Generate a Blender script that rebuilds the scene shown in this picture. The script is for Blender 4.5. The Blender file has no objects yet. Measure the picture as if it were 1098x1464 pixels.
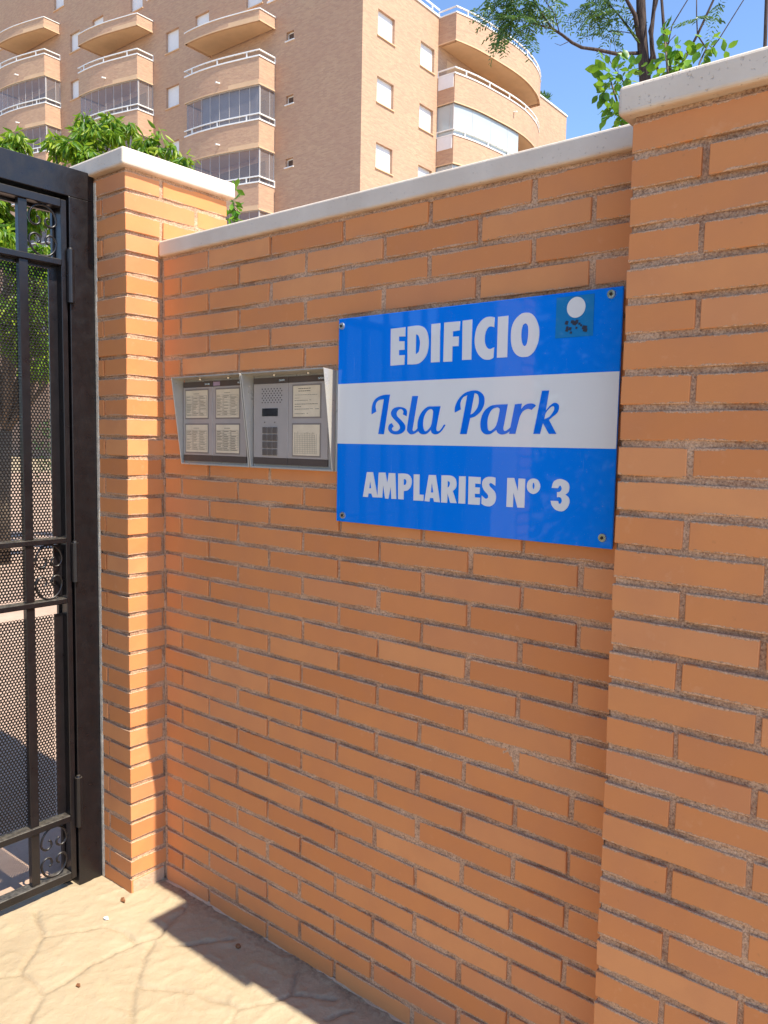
import bpy, math, random
import numpy as np
from mathutils import Matrix, Vector
from math import radians, sin, cos, pi
S = bpy.context.scene
COL = S.collection
random.seed(7); rng = np.random.default_rng(7)

# ---------------------------------------------------------------- camera
CAM = Vector((2.00385, -1.46115, 1.42650))
yaw, pit, rol = -0.6884, -0.0863, 0.0184
fwd = Vector((sin(yaw)*cos(pit), cos(yaw)*cos(pit), sin(pit)))
rt = Vector((cos(yaw), -sin(yaw), 0)); up = rt.cross(fwd)
r2 = rt*cos(rol)+up*sin(rol); u2 = -rt*sin(rol)+up*cos(rol)
cd = bpy.data.cameras.new('camera'); cam = bpy.data.objects.new('camera', cd); COL.objects.link(cam)
M = Matrix((( r2.x, u2.x, -fwd.x, CAM.x), (r2.y, u2.y, -fwd.y, CAM.y), (r2.z, u2.z, -fwd.z, CAM.z), (0, 0, 0, 1)))
cam.matrix_world = M
cd.sensor_fit = 'HORIZONTAL'; cd.sensor_width = 36; cd.lens = 36*1127.23/1098
cd.clip_start = .02; cd.clip_end = 2000
S.camera = cam
# ---------------------------------------------------------------- sky, sun, exposure
SUN = Vector((1, .02, 1.5)).normalized()
W = bpy.data.worlds.new('World'); S.world = W; W.use_nodes = True
nt = W.node_tree; nt.nodes.clear()
sky = nt.nodes.new('ShaderNodeTexSky'); sky.sky_type = 'NISHITA'; sky.sun_disc = False
sky.sun_elevation = math.asin(SUN.z); sky.sun_rotation = math.atan2(SUN.x, SUN.y)
sky.air_density = 1.0; sky.dust_density = .25; sky.ozone_density = 5.0; sky.altitude = 900
bg = nt.nodes.new('ShaderNodeBackground'); bg.inputs[1].default_value = .145
wo = nt.nodes.new('ShaderNodeOutputWorld')
nt.links.new(sky.outputs[0], bg.inputs[0]); nt.links.new(bg.outputs[0], wo.inputs[0])
sl = bpy.data.lights.new('sun', 'SUN'); sl.energy = 4.3; sl.angle = radians(.5); sl.color = (1, .93, .78)
so = bpy.data.objects.new('sun', sl); COL.objects.link(so)
so.rotation_euler = SUN.to_track_quat('Z', 'Y').to_euler()
S.view_settings.view_transform = 'Standard'; S.view_settings.look = 'None'
S.view_settings.exposure = 1.05; S.view_settings.gamma = 1; S.view_settings.use_curve_mapping = False
S.cycles.max_bounces = 8; S.cycles.transparent_max_bounces = 12; S.cycles.use_denoising = True

# ---------------------------------------------------------------- materials
class NB:
    def __init__(s, name):
        s.m = bpy.data.materials.new(name); s.m.use_nodes = True; s.t = s.m.node_tree
        s.b = s.t.nodes['Principled BSDF']
    def n(s, typ, **kw):
        x = s.t.nodes.new(typ)
        for k, v in kw.items():
            if k.startswith('i_'):
                key = k[2:]; key = int(key) if key.isdigit() else key
                x.inputs[key].default_value = v
            else: setattr(x, k, v)
        return x
    def l(s, a, b): s.t.links.new(a, b)
    def coord(s, k='Object'):
        return s.n('ShaderNodeTexCoord').outputs[k]
    def noise(s, vec, scale, detail=4, rough=.55, dist=0):
        x = s.n('ShaderNodeTexNoise'); x.inputs['Scale'].default_value = scale
        x.inputs['Detail'].default_value = detail; x.inputs['Roughness'].default_value = rough
        x.inputs['Distortion'].default_value = dist
        s.l(vec, x.inputs['Vector']); return x.outputs['Fac']
    def ramp(s, fac, *st):
        x = s.n('ShaderNodeValToRGB'); cr = x.color_ramp
        while len(cr.elements) < len(st): cr.elements.new(.5)
        for e, (p, c) in zip(cr.elements, st):
            e.position = p; e.color = (c, c, c, 1) if isinstance(c, (int, float)) else (*c, 1)
        s.l(fac, x.inputs[0]); return x.outputs[0]
    def mix(s, fac, a, b, mode='MIX'):
        x = s.n('ShaderNodeMix', data_type='RGBA', blend_type=mode)
        for v, i in ((fac, 0), (a, 6), (b, 7)):
            if isinstance(v, (int, float)): x.inputs[i].default_value = v
            elif isinstance(v, tuple): x.inputs[i].default_value = (*v, 1) if len(v) == 3 else v
            else: s.l(v, x.inputs[i])
        return x.outputs[2]
    def math(s, op, a, b=None):
        x = s.n('ShaderNodeMath', operation=op)
        for v, i in ((a, 0), (b, 1)):
            if v is None: continue
            if isinstance(v, (int, float)): x.inputs[i].default_value = v
            else: s.l(v, x.inputs[i])
        return x.outputs[0]
    def bump(s, h, dist, strength=1, prev=None):
        x = s.n('ShaderNodeBump'); x.inputs['Distance'].default_value = dist; x.inputs['Strength'].default_value = strength
        s.l(h, x.inputs['Height'])
        if prev: s.l(prev, x.inputs['Normal'])
        return x.outputs[0]
    def fin(s, col=None, rough=.6, norm=None, metal=0, spec=.5, **kw):
        b = s.b
        if isinstance(col, tuple): b.inputs['Base Color'].default_value = (*col, 1)
        elif col is not None: s.l(col, b.inputs['Base Color'])
        if isinstance(rough, (int, float)): b.inputs['Roughness'].default_value = rough
        else: s.l(rough, b.inputs['Roughness'])
        b.inputs['Metallic'].default_value = metal
        b.inputs['Specular IOR Level'].default_value = spec
        if norm: s.l(norm, b.inputs['Normal'])
        for k, v in kw.items(): b.inputs[k.replace('_', ' ')].default_value = v
        return s.m
def simple(name, col, rough=.5, metal=0, spec=.5, var=.12, vs=20, bump=0, **kw):
    n = NB(name); c = n.coord()
    f = n.noise(c, vs, 5, .6)
    lo = tuple(x*(1-var) for x in col); hi = tuple(min(1, x*(1+var)) for x in col)
    cc = n.ramp(f, (.3, lo), (.7, hi))
    rr = n.ramp(n.noise(c, vs*2.3, 3), (.3, max(0, rough-.08)), (.7, min(1, rough+.08)))
    nb = n.bump(n.noise(c, vs*6, 4), bump) if bump else None
    return n.fin(cc, rr, nb, metal, spec, **kw)

def m_brick():
    n = NB('clay_brick'); c = n.coord(); g = n.n('ShaderNodeNewGeometry').outputs['Position']
    rnd = n.n('ShaderNodeObjectInfo').outputs['Random']
    base = n.ramp(rnd, (0, (.59, .220, .076)), (.3, (.67, .264, .095)), (.6, (.63, .246, .088)), (.85, (.71, .305, .122)), (1, (.60, .236, .098)))
    soft = n.noise(g, 9, 3, .5)
    base = n.mix(n.math('MULTIPLY', n.ramp(soft, (.4, 0), (.75, 1)), .45), base, (.54, .215, .10))
    st = n.noise(g, 38, 4, .65)
    base = n.mix(n.math('MULTIPLY', n.ramp(st, (.62, 0), (.74, 1)), .22), base, (.74, .40, .22))
    dk = n.noise(g, 62, 2, .5)
    base = n.mix(n.math('MULTIPLY', n.ramp(dk, (.74, 0), (.80, 1)), .2), base, (.26, .11, .05))
    # mortar smeared over the long edges
    sx = n.n('ShaderNodeSeparateXYZ'); n.l(c, sx.inputs[0])
    ed = n.math('SUBTRACT', .0241, n.math('ABSOLUTE', sx.outputs[2]))
    nz = n.noise(g, 120, 4, .7); big = n.noise(g, 11, 2, .5)
    th = n.math('MINIMUM', n.math('MULTIPLY', n.math('SUBTRACT', n.math('ADD', nz, n.math('MULTIPLY', big, 1.3)), 1.0), .012), .0042)
    msk = n.math('GREATER_THAN', th, ed)
    mort = n.ramp(n.noise(g, 350, 3, .6), (.35, (.32, .18, .11)), (.6, (.66, .42, .27)))
    base = n.mix(n.math('MULTIPLY', msk, .85), base, mort)
    h = n.math('ADD', n.math('MULTIPLY', n.noise(g, 260, 4, .6), .4), n.math('MULTIPLY', msk, .6))
    b1 = n.bump(n.noise(g, 24, 3, .5), .0022, .5)
    return n.fin(base, .82, n.bump(h, .0007, .8, b1), spec=.3)
def m_mortar():
    n = NB('sandy_mortar'); g = n.n('ShaderNodeNewGeometry').outputs['Position']
    v = n.n('ShaderNodeTexVoronoi'); v.inputs['Scale'].default_value = 330; n.l(g, v.inputs['Vector'])
    gr = n.noise(g, 240, 4, .75)
    c1 = n.ramp(gr, (.30, (.13, .07, .045)), (.41, (.42, .235, .14)), (.55, (.72, .445, .28)), (.76, (.84, .58, .40)))
    c2 = n.mix(n.ramp(n.noise(g, 6, 4, .7), (.42, 0), (.66, .75)), c1, (.40, .27, .21), 'MULTIPLY')
    c3 = n.mix(.3, c2, n.ramp(v.outputs['Color'], (.2, (.26, .15, .10)), (.8, (.78, .54, .37))))
    h = n.math('ADD', gr, n.math('MULTIPLY', n.noise(g, 90, 3, .6), 1.2))
    return n.fin(c3, .95, n.bump(h, .0028, 1), spec=.2)
def m_stone():
    n = NB('cast_stone'); g = n.n('ShaderNodeNewGeometry').outputs['Position']
    c = n.ramp(n.noise(g, 5, 5, .6), (.3, (.60, .50, .41)), (.7, (.73, .63, .53)))
    c = n.mix(n.ramp(n.noise(g, 55, 4, .7), (.68, 0), (.78, .4)), c, (.40, .29, .21))
    sx = n.n('ShaderNodeSeparateXYZ'); n.l(n.coord(), sx.inputs[0])
    low = n.ramp(n.math('ADD', sx.outputs[2], n.math('MULTIPLY', n.noise(g, 20, 3), .012)), (-.0001, 1), (.013, 0))
    c = n.mix(n.math('MULTIPLY', low, .6), c, (.56, .27, .11))
    pit = n.ramp(n.noise(g, 170, 2, .5), (.26, 0), (.34, 1))
    c = n.mix(n.math('MULTIPLY', n.math('SUBTRACT', 1, pit), .3), c, (.25, .19, .15))
    return n.fin(c, .8, n.bump(n.math('ADD', pit, n.noise(g, 60, 4)), .0012, .8), spec=.3)
def m_ground():
    n = NB('stamped_concrete'); g = n.n('ShaderNodeNewGeometry').outputs['Position']
    c = n.ramp(n.noise(g, 2.2, 6, .62), (.25, (.33, .25, .158)), (.55, (.405, .32, .21)), (.8, (.46, .375, .255)))
    c = n.mix(n.ramp(n.noise(g, 14, 5, .7), (.5, 0), (.75, .35)), c, (.37, .26, .165))
    c = n.mix(n.ramp(n.noise(g, 6, 4, .6, .5), (.56, 0), (.7, .3)), c, (.47, .39, .235))
    at = n.n('ShaderNodeAttribute', attribute_name='groove')
    c = n.mix(n.math('MULTIPLY', at.outputs['Fac'], .36), c, (.20, .16, .115))
    dt = n.n('ShaderNodeAttribute', attribute_name='dirt')
    c = n.mix(n.math('MULTIPLY', dt.outputs['Fac'], n.ramp(n.noise(g, 60, 5, .7), (.4, .1), (.6, .9))), c, (.16, .10, .065))
    sp = n.noise(g, 230, 2, .5)
    c = n.mix(n.ramp(sp, (.68, 0), (.74, .45)), c, (.26, .18, .12))
    h = n.math('ADD', n.noise(g, 38, 6, .65), n.math('MULTIPLY', n.noise(g, 160, 3, .6), .3))
    return n.fin(c, .78, n.bump(h, .0045, .8), spec=.35)
def m_render_brick():
    n = NB('facade_brickwork'); c = n.coord()
    sx = n.n('ShaderNodeSeparateXYZ'); n.l(c, sx.inputs[0])
    cb = n.n('ShaderNodeCombineXYZ'); n.l(n.math('ADD', sx.outputs[0], sx.outputs[1]), cb.inputs[0]); n.l(sx.outputs[2], cb.inputs[1])
    bt = n.n('ShaderNodeTexBrick'); n.l(cb.outputs[0], bt.inputs[0])
    bt.inputs['Scale'].default_value = 1; bt.inputs['Brick Width'].default_value = .25; bt.inputs['Row Height'].default_value = .065
    bt.inputs['Mortar Size'].default_value = .007; bt.inputs['Bias'].default_value = 0
    bt.inputs['Color1'].default_value = (.45, .275, .185, 1); bt.inputs['Color2'].default_value = (.55, .36, .23, 1)
    bt.inputs['Mortar'].default_value = (.47, .34, .25, 1)
    c1 = n.mix(n.ramp(n.noise(c, .35, 5, .6), (.35, 0), (.7, .4)), bt.outputs[0], (.46, .265, .19))
    c1 = n.mix(n.ramp(n.noise(c, 2.5, 4, .7), (.55, 0), (.75, .3)), c1, (.66, .42, .29))
    mp = n.n('ShaderNodeMapping'); mp.inputs['Scale'].default_value = (.5, .5, 3.5); n.l(c, mp.inputs[0])
    hh = n.noise(mp.outputs[0], 1.2, 5, .6)
    b = n.bump(hh, .05, .35)
    return n.fin(c1, .9, n.bump(bt.outputs['Fac'], -.006, .5, b), spec=.2)
def m_leaf(name, a, b, c_, tr=.35, per_ob=False):
    n = NB(name); g = n.n('ShaderNodeNewGeometry')
    rnd = n.n('ShaderNodeObjectInfo').outputs['Random'] if per_ob else g.outputs['Random Per Island']
    col = n.ramp(rnd, (0, a), (.5, b), (1, c_))
    col = n.mix(n.ramp(n.noise(g.outputs['Position'], 3, 3), (.4, 0), (.7, .4)), col, a)
    n.l(col, n.b.inputs['Base Color'])
    n.b.inputs['Roughness'].default_value = .42; n.b.inputs['Specular IOR Level'].default_value = .45
    t = n.n('ShaderNodeBsdfTranslucent'); n.l(n.mix(.5, col, (.30, .45, .03)), t.inputs[0])
    ms = n.n('ShaderNodeMixShader'); ms.inputs[0].default_value = tr
    n.l(n.b.outputs[0], ms.inputs[1]); n.l(t.outputs[0], ms.inputs[2])
    n.l(ms.outputs[0], n.t.nodes['Material Output'].inputs[0]); return n.m
def m_bark(name, a, b):
    n = NB(name); c = n.coord(); mp = n.n('ShaderNodeMapping'); mp.inputs['Scale'].default_value = (1, 1, .15); n.l(c, mp.inputs[0])
    f = n.noise(mp.outputs[0], 45, 5, .7)
    return n.fin(n.ramp(f, (.35, a), (.65, b)), .9, n.bump(f, .012, .9), spec=.2)
def m_glass(name, col, rough=.03, alpha=.55):
    n = NB(name)
    n.b.inputs['Alpha'].default_value = alpha
    return n.fin(col, rough, spec=.8)
def m_sign(name, col):
    n = NB(name); c = n.coord()
    cc = n.mix(n.ramp(n.noise(c, 2.5, 3), (.35, 0), (.7, .18)), col, tuple(min(1, x*1.25+.01) for x in col))
    cc = n.mix(n.ramp(n.noise(c, 420, 2, .5), (.70, 0), (.78, .35)), cc, (.45, .48, .52))
    mp = n.n('ShaderNodeMapping'); mp.inputs['Scale'].default_value = (1, 1, .06); mp.inputs['Rotation'].default_value = (0, .25, 0); n.l(c, mp.inputs[0])
    cc = n.mix(n.ramp(n.noise(mp.outputs[0], 160, 3, .6), (.68, 0), (.80, .08)), cc, (.55, .60, .66))
    sc = n.noise(c, 3, 4)
    return n.fin(cc, .035, n.bump(sc, .0015, .10), spec=.32)
def m_paint():
    n = NB('black_gate_paint'); g = n.n('ShaderNodeNewGeometry').outputs['Position']
    c = n.ramp(n.noise(g, 9, 5, .65), (.3, (.006, .005, .006)), (.72, (.011, .008, .009)))
    nm = n.n('ShaderNodeSeparateXYZ'); n.l(n.n('ShaderNodeNewGeometry').outputs['Normal'], nm.inputs[0])
    dust = n.math('MULTIPLY', n.ramp(nm.outputs[2], (.5, 0), (.9, 1)), n.ramp(n.noise(g, 70, 5, .7), (.35, .1), (.7, .8)))
    c = n.mix(dust, c, (.16, .14, .115))
    c = n.mix(n.ramp(n.noise(g, 190, 3, .6), (.74, 0), (.79, .5)), c, (.12, .11, .10))
    r = n.ramp(n.noise(g, 30, 4), (.3, .26), (.7, .42))
    return n.fin(c, r, n.bump(n.noise(g, 55, 4, .6), .0012, .6), spec=.5)

BR = m_brick(); MO = m_mortar(); ST = m_stone(); GR = m_ground(); FB = m_render_brick(); PT = m_paint()
MUL = simple('window_mullion', (.46, .43, .42), .5)
SHT = simple('black_sheet_paint', (.011, .009, .009), .5, spec=.2, var=.2, vs=12)
SOFF = simple('soffit_render', (.62, .42, .26), .9, var=.06, vs=1.5)
WHT = simple('white_lacquer', (.78, .77, .75), .4, var=.04, vs=3)
BLIND = simple('roller_blind', (.74, .74, .76), .55, var=.03, vs=6)
DARK = simple('dark_interior', (.10, .055, .035), .8, var=.2, vs=2)
DGL = m_glass('smoky_glass', (.30, .27, .29), .06, .42)
CGL = m_glass('curtained_glass', (.50, .56, .58), .08, .80)
GREYB = simple('grey_awning', (.22, .24, .28), .45, var=.15, vs=1.2)
SILV = simple('brushed_aluminium', (.50, .47, .425), .34, metal=.3, var=.06, vs=14, bump=.0002)
FACE = simple('grey_faceplate', (.47, .415, .38), .5, metal=.3, var=.05, vs=18)
STRP = simple('brown_plastic_strip', (.085, .062, .052), .45, var=.1)
CARD = simple('yellowed_card', (.72, .60, .43), .6, var=.08, vs=30)
CARDF = simple('card_window_bezel', (.24, .20, .175), .5, var=.05)
INK = simple('faded_ink', (.25, .20, .14), .7, var=.2)
INKD = simple('dark_ink', (.10, .08, .06), .7, var=.2)
KEY = simple('grey_key', (.14, .115, .10), .45, metal=.2, var=.1, vs=60)
DISP = simple('display_window', (.012, .008, .014), .12, var=.3)
LAV = simple('lavender_label', (.36, .26, .36), .5)
CHROME = simple('worn_steel', (.62, .60, .56), .28, metal=.9, var=.15, vs=60)
HOLE = simple('dark_recess', (.02, .015, .012), .8)
BLUE = m_sign('blue_enamel', (.001, .19, .80)); WSTR = m_sign('white_band', (.72, .72, .72)); LETW = m_sign('white_letter_vinyl', (.72, .72, .73)); LETB = m_sign('blue_letter_vinyl', (.001, .155, .74))
STK = m_sign('teal_sticker', (.015, .19, .46))
INKS = simple('black_print', (.02, .025, .05), .4, var=.3)
LF1 = m_leaf('drooping_leaf_green', (.04, .13, .012), (.13, .27, .018), (.42, .50, .035), .5)
LF2 = m_leaf('feathery_leaf_green', (.015, .07, .028), (.03, .11, .035), (.09, .18, .04), .3)
LF3 = m_leaf('broad_leaf_green', (.035, .13, .015), (.09, .25, .02), (.22, .40, .03), .4, True)
BK1 = m_bark('dark_bark', (.025, .017, .016), (.10, .07, .06)); BK2 = m_bark('grey_bark', (.09, .07, .05), (.22, .17, .12))
DRY = simple('dry_leaf_brown', (.20, .08, .03), .7, var=.3, vs=80)
PAPER = simple('torn_paper', (.75, .72, .68), .7)
PLAS = simple('base_plaster', (.52, .35, .235), .9, var=.15, vs=18, bump=.003)

# ---------------------------------------------------------------- mesh helpers
def link(name, me, mat=None, parent=None, kind=None):
    if mat is not None and not me.materials: me.materials.append(mat)
    o = bpy.data.objects.new(name, me); COL.objects.link(o)
    if parent is not None: o.parent = parent
    if kind: o['kind'] = kind
    return o
def tag(o, label, cat, group=None):
    o['label'] = label; o['category'] = cat
    if group: o['group'] = group
    return o
def empty(name, loc, label=None, cat=None, group=None, rz=0):
    o = bpy.data.objects.new(name, None); COL.objects.link(o); o.location = loc; o.rotation_euler = (0, 0, rz)
    o.empty_display_size = .05
    if label: tag(o, label, cat, group)
    return o
class MB:
    def __init__(s): s.v = []; s.f = []
    def add(s, vs, fs):
        k = len(s.v); s.v += [tuple(v) for v in vs]; s.f += [tuple(i+k for i in f) for f in fs]
    def box(s, x0, x1, y0, y1, z0, z1):
        s.add([(x0,y0,z0),(x1,y0,z0),(x1,y1,z0),(x0,y1,z0),(x0,y0,z1),(x1,y0,z1),(x1,y1,z1),(x0,y1,z1)],
              [(3,2,1,0),(4,5,6,7),(0,1,5,4),(1,2,6,5),(2,3,7,6),(3,0,4,7)]); return s
    def prism(s, poly, z0, z1):
        n = len(poly)
        s.add([(x,y,z0) for x,y in poly]+[(x,y,z1) for x,y in poly],
              [tuple(range(n-1,-1,-1)), tuple(range(n,2*n))]+[(i,(i+1)%n,n+(i+1)%n,n+i) for i in range(n)]); return s
    def tube(s, pts, r, n=8, cap=True):
        pts = [Vector(p) for p in pts]; k = len(pts)
        rs = r if isinstance(r, (list, tuple)) else [r]*k
        ref = None; vs = []
        for i, p in enumerate(pts):
            t = (pts[min(i+1,k-1)]-pts[max(i-1,0)]).normalized()
            if ref is None: ref = t.orthogonal().normalized()
            ref = (ref-t*ref.dot(t)).normalized(); b = t.cross(ref)
            vs += [p+(ref*cos(2*pi*j/n)+b*sin(2*pi*j/n))*rs[i] for j in range(n)]
        fs = [(i*n+j, i*n+(j+1)%n, (i+1)*n+(j+1)%n, (i+1)*n+j) for i in range(k-1) for j in range(n)]
        if cap: fs += [tuple(range(n-1,-1,-1)), tuple((k-1)*n+j for j in range(n))]
        s.add(vs, fs); return s
    def mesh(s, name, smooth=False, bevel=0, seg=1):
        me = bpy.data.meshes.new(name); me.from_pydata(s.v, [], s.f); me.update()
        if bevel:
            import bmesh
            bm = bmesh.new(); bm.from_mesh(me)
            es = [e for e in bm.edges if len(e.link_faces) == 2 and e.calc_face_angle(0) > .5]
            bmesh.ops.bevel(bm, geom=es, offset=bevel, segments=seg, affect='EDGES', profile=.5)
            bm.to_mesh(me); bm.free()
        if smooth: me.shade_smooth()
        return me
    def ob(s, name, mat, parent=None, kind=None, **kw): return link(name, s.mesh(name, **kw), mat, parent, kind)
def struct(o): o['kind'] = 'structure'; return o

# ---------------------------------------------------------------- ground: one sheet, stamped joints as real grooves
GRV = [[(-0.2314, -0.3592), (-0.0983, -0.4086), (-0.0054, -0.5178), (0.0112, -0.5354), (-0.0227, -0.5668)], [(-0.0983, -0.4086), (-0.0148, -0.2754), (0.0471, -0.244), (0.1255, -0.2478)], [(0.1255, -0.2478), (0.1492, -0.199), (0.1298, -0.149), (0.0919, -0.0512)], [(0.1586, -0.2232), (0.2414, -0.3126), (0.2937, -0.3683), (0.3897, -0.4404)], [(0.1255, -0.2478), (0.1143, -0.3845), (0.1381, -0.5034), (0.1335, -0.5249), (0.1971, -0.6072)], [(0.0156, -0.5279), (0.074, -0.5232), (0.1335, -0.5249)], [(0.2036, -0.201), (0.2612, -0.1336), (0.3171, -0.0633)], [(0.2837, -0.3501), (0.3805, -0.2929), (0.4954, -0.2455), (0.5509, -0.2394), (0.5771, -0.2782)], [(0.5509, -0.2394), (0.5914, -0.1622), (0.6102, -0.1112), (0.5645, -0.041)], [(0.6102, -0.1112), (0.6532, -0.0826), (0.7109, -0.05)], [(0.7449, -0.1122), (0.7677, -0.0515)]]
def lines1(lo, hi, fine0, fine1, step, grow=1.25):
    a = list(np.arange(fine0, fine1+1e-9, step))
    s = step; x = fine0; L = []
    while x > lo: s = min(s*grow, 40); x -= s; L.append(x)
    s = step; x = a[-1]; R_ = []
    while x < hi: s = min(s*grow, 40); x += s; R_.append(x)
    return np.array(L[::-1]+a+R_)
def smooth_noise(X, Y, sc, seed):
    r = np.random.default_rng(seed); T = r.random((256, 256))
    x = X*sc; y = Y*sc; xi = np.floor(x).astype(int); yi = np.floor(y).astype(int); fx = x-xi; fy = y-yi
    fx = fx*fx*(3-2*fx); fy = fy*fy*(3-2*fy)
    g = lambda a, b: T[a % 256, b % 256]
    return (g(xi,yi)*(1-fx)+g(xi+1,yi)*fx)*(1-fy)+(g(xi,yi+1)*(1-fx)+g(xi+1,yi+1)*fx)*fy
def ground():
    xs = lines1(-400, 400, -.95, 1.15, .0065); ys = lines1(-400, 500, -.85, .03, .0065)
    X, Y = np.meshgrid(xs, ys, indexing='ij')
    fade = np.clip(1-(np.hypot(np.maximum(np.abs(X-.1)-1.1, 0), np.maximum(np.abs(Y+.4)-.5, 0))/.3), 0, 1)
    wx = X+.012*(smooth_noise(X, Y, 26, 1)-.5)+.004*(smooth_noise(X, Y, 90, 11)-.5)
    wy = Y+.012*(smooth_noise(X, Y, 26, 2)-.5)+.004*(smooth_noise(X, Y, 90, 12)-.5)
    D = np.full(X.shape, 9.); segs = []
    for g in GRV: segs += list(zip(g[:-1], g[1:]))
    # further joints of the same pattern left of and before the traced ones
    r = np.random.default_rng(3); P = np.stack([r.uniform(-1.6, 2.4, 90), r.uniform(-2.2, .4, 90)], 1)
    for (a, b) in segs:
        a = np.array(a); b = np.array(b); d = b-a; t = np.clip(((wx-a[0])*d[0]+(wy-a[1])*d[1])/(d@d), 0, 1)
        D = np.minimum(D, np.hypot(wx-a[0]-t*d[0], wy-a[1]-t*d[1]))
    d1 = np.full(X.shape, 99.); d2 = d1.copy()
    for p in P:
        d = np.hypot(wx-p[0], wy-p[1]); m = d < d1
        d2 = np.where(m, d1, np.minimum(d2, d)); d1 = np.where(m, d, d1)
    away = np.clip((D-.22)/.05, 0, 1)*((X < -.2)|(Y < -.55)|(X > .75))
    D = np.where(away > .5, np.minimum(D, (d2-d1)*.5), D)
    w = .0032+.0035*smooth_noise(X, Y, 14, 5)
    gv = np.exp(-(D/w)**2)
    big = smooth_noise(X, Y, 7, 6); rid = 1-np.abs(2*smooth_noise(wx, wy, 17, 7)-1); rid2 = 1-np.abs(2*smooth_noise(wx, wy, 45, 8)-1)
    Z = fade*(-.0070*gv*(.5+smooth_noise(X, Y, 9, 9)) + .0034*(big-.5) + .0032*(rid**5) + .0014*(rid2**3) + .0008*(smooth_noise(X, Y, 110, 10)-.5))
    n0, n1 = X.shape
    co = np.stack([X, Y, Z], -1).reshape(-1, 3).astype(np.float32)
    i, j = np.meshgrid(np.arange(n0-1), np.arange(n1-1), indexing='ij'); a = (i*n1+j).ravel()
    q = np.stack([a, a+n1, a+n1+1, a+1], 1)
    me = bpy.data.meshes.new('pavement'); fast(me, co, q)
    at = me.attributes.new('groove', 'FLOAT', 'POINT'); at.data.foreach_set('value', (gv*fade*np.clip(1.3*smooth_noise(X, Y, 12, 13), .25, 1)).ravel().astype(np.float32))
    dirt = np.exp(-np.abs(Y)/(.012+.03*smooth_noise(X, Y, 11, 14)))*(X > -.1)*(X < 2)+np.exp(-(D/.012)**2)*.35*smooth_noise(X, Y, 15, 15)*fade
    a2 = me.attributes.new('dirt', 'FLOAT', 'POINT'); a2.data.foreach_set('value', np.clip(dirt, 0, 1).ravel().astype(np.float32))
    me.shade_smooth(); struct(link('pavement', me, GR))
def fast(me, co, faces):
    nf, k = faces.shape
    me.vertices.add(len(co)); me.vertices.foreach_set('co', np.asarray(co, np.float32).ravel())
    me.loops.add(nf*k); me.loops.foreach_set('vertex_index', faces.ravel().astype(np.int32))
    me.polygons.add(nf); me.polygons.foreach_set('loop_start', (np.arange(nf)*k).astype(np.int32))
    me.polygons.foreach_set('loop_total', np.full(nf, k, np.int32)); me.update(calc_edges=True)
ground()
def inner_floor():
    n = NB('terracotta_yard_paving'); g = n.n('ShaderNodeNewGeometry').outputs['Position']
    c = n.ramp(n.noise(g, 3, 6, .65), (.3, (.38, .25, .18)), (.7, (.50, .35, .255)))
    c = n.mix(n.ramp(n.noise(g, 50, 4, .7), (.5, 0), (.8, .4)), c, (.24, .15, .10))
    m = n.fin(c, .85, n.bump(n.noise(g, 60, 5, .65), .003, .7), spec=.3)
    struct(MB().box(-30, -.345, -3.2, 26, -.02, .0075).ob('yard_paving', m))
inner_floor()

# ---------------------------------------------------------------- bricks
import bmesh
_bk = {}
def brick_mesh(lx, ly, lz, var):
    key = (round(lx, 4), round(ly, 4), round(lz, 4), var)
    if key in _bk: return _bk[key]
    r = random.Random(hash(key) & 0xffff)
    bm = bmesh.new()
    nx = max(1, int(round(lx/.06))); ny = max(1, int(round(ly/.06)))
    bmesh.ops.create_grid(bm, x_segments=nx, y_segments=ny, size=.5)
    res = bmesh.ops.extrude_face_region(bm, geom=bm.faces[:])
    top = [g for g in res['geom'] if isinstance(g, bmesh.types.BMVert)]
    ts = set(top)
    for v in bm.verts:
        v.co.x *= lx; v.co.y *= ly; v.co.z = lz/2 if v in ts else -lz/2
    bmesh.ops.recalc_face_normals(bm, faces=bm.faces[:])
    for v in bm.verts:
        v.co += Vector((r.uniform(-1, 1)*.0009, r.uniform(-1, 1)*.0005, r.uniform(-1, 1)*.0008))
    es = [e for e in bm.edges if e.calc_face_angle(0) > .8]
    bmesh.ops.bevel(bm, geom=es, offset=.0013, segments=1, affect='EDGES')
    me = bpy.data.meshes.new('brick'); bm.to_mesh(me); bm.free(); me.materials.append(BR)
    _bk[key] = me; return me
def brick(parent, x0, x1, y0, y1, zc, lz=.0492, jit=True):
    r = random
    me = brick_mesh(x1-x0, y1-y0, lz, r.randrange(5) if (x1-x0) > .2 or (y1-y0) > .2 else r.randrange(3))
    o = link('brick', me, None, parent)
    o.location = ((x0+x1)/2+r.uniform(-.0007, .0007), (y0+y1)/2+r.gauss(0, .0007), zc+r.uniform(-.0006, .0006))
    o.rotation_euler = (r.gauss(0, .002), r.gauss(0, .0018), r.gauss(0, .0025)+(pi if r.random() < .5 and jit else 0))
    return o

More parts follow.
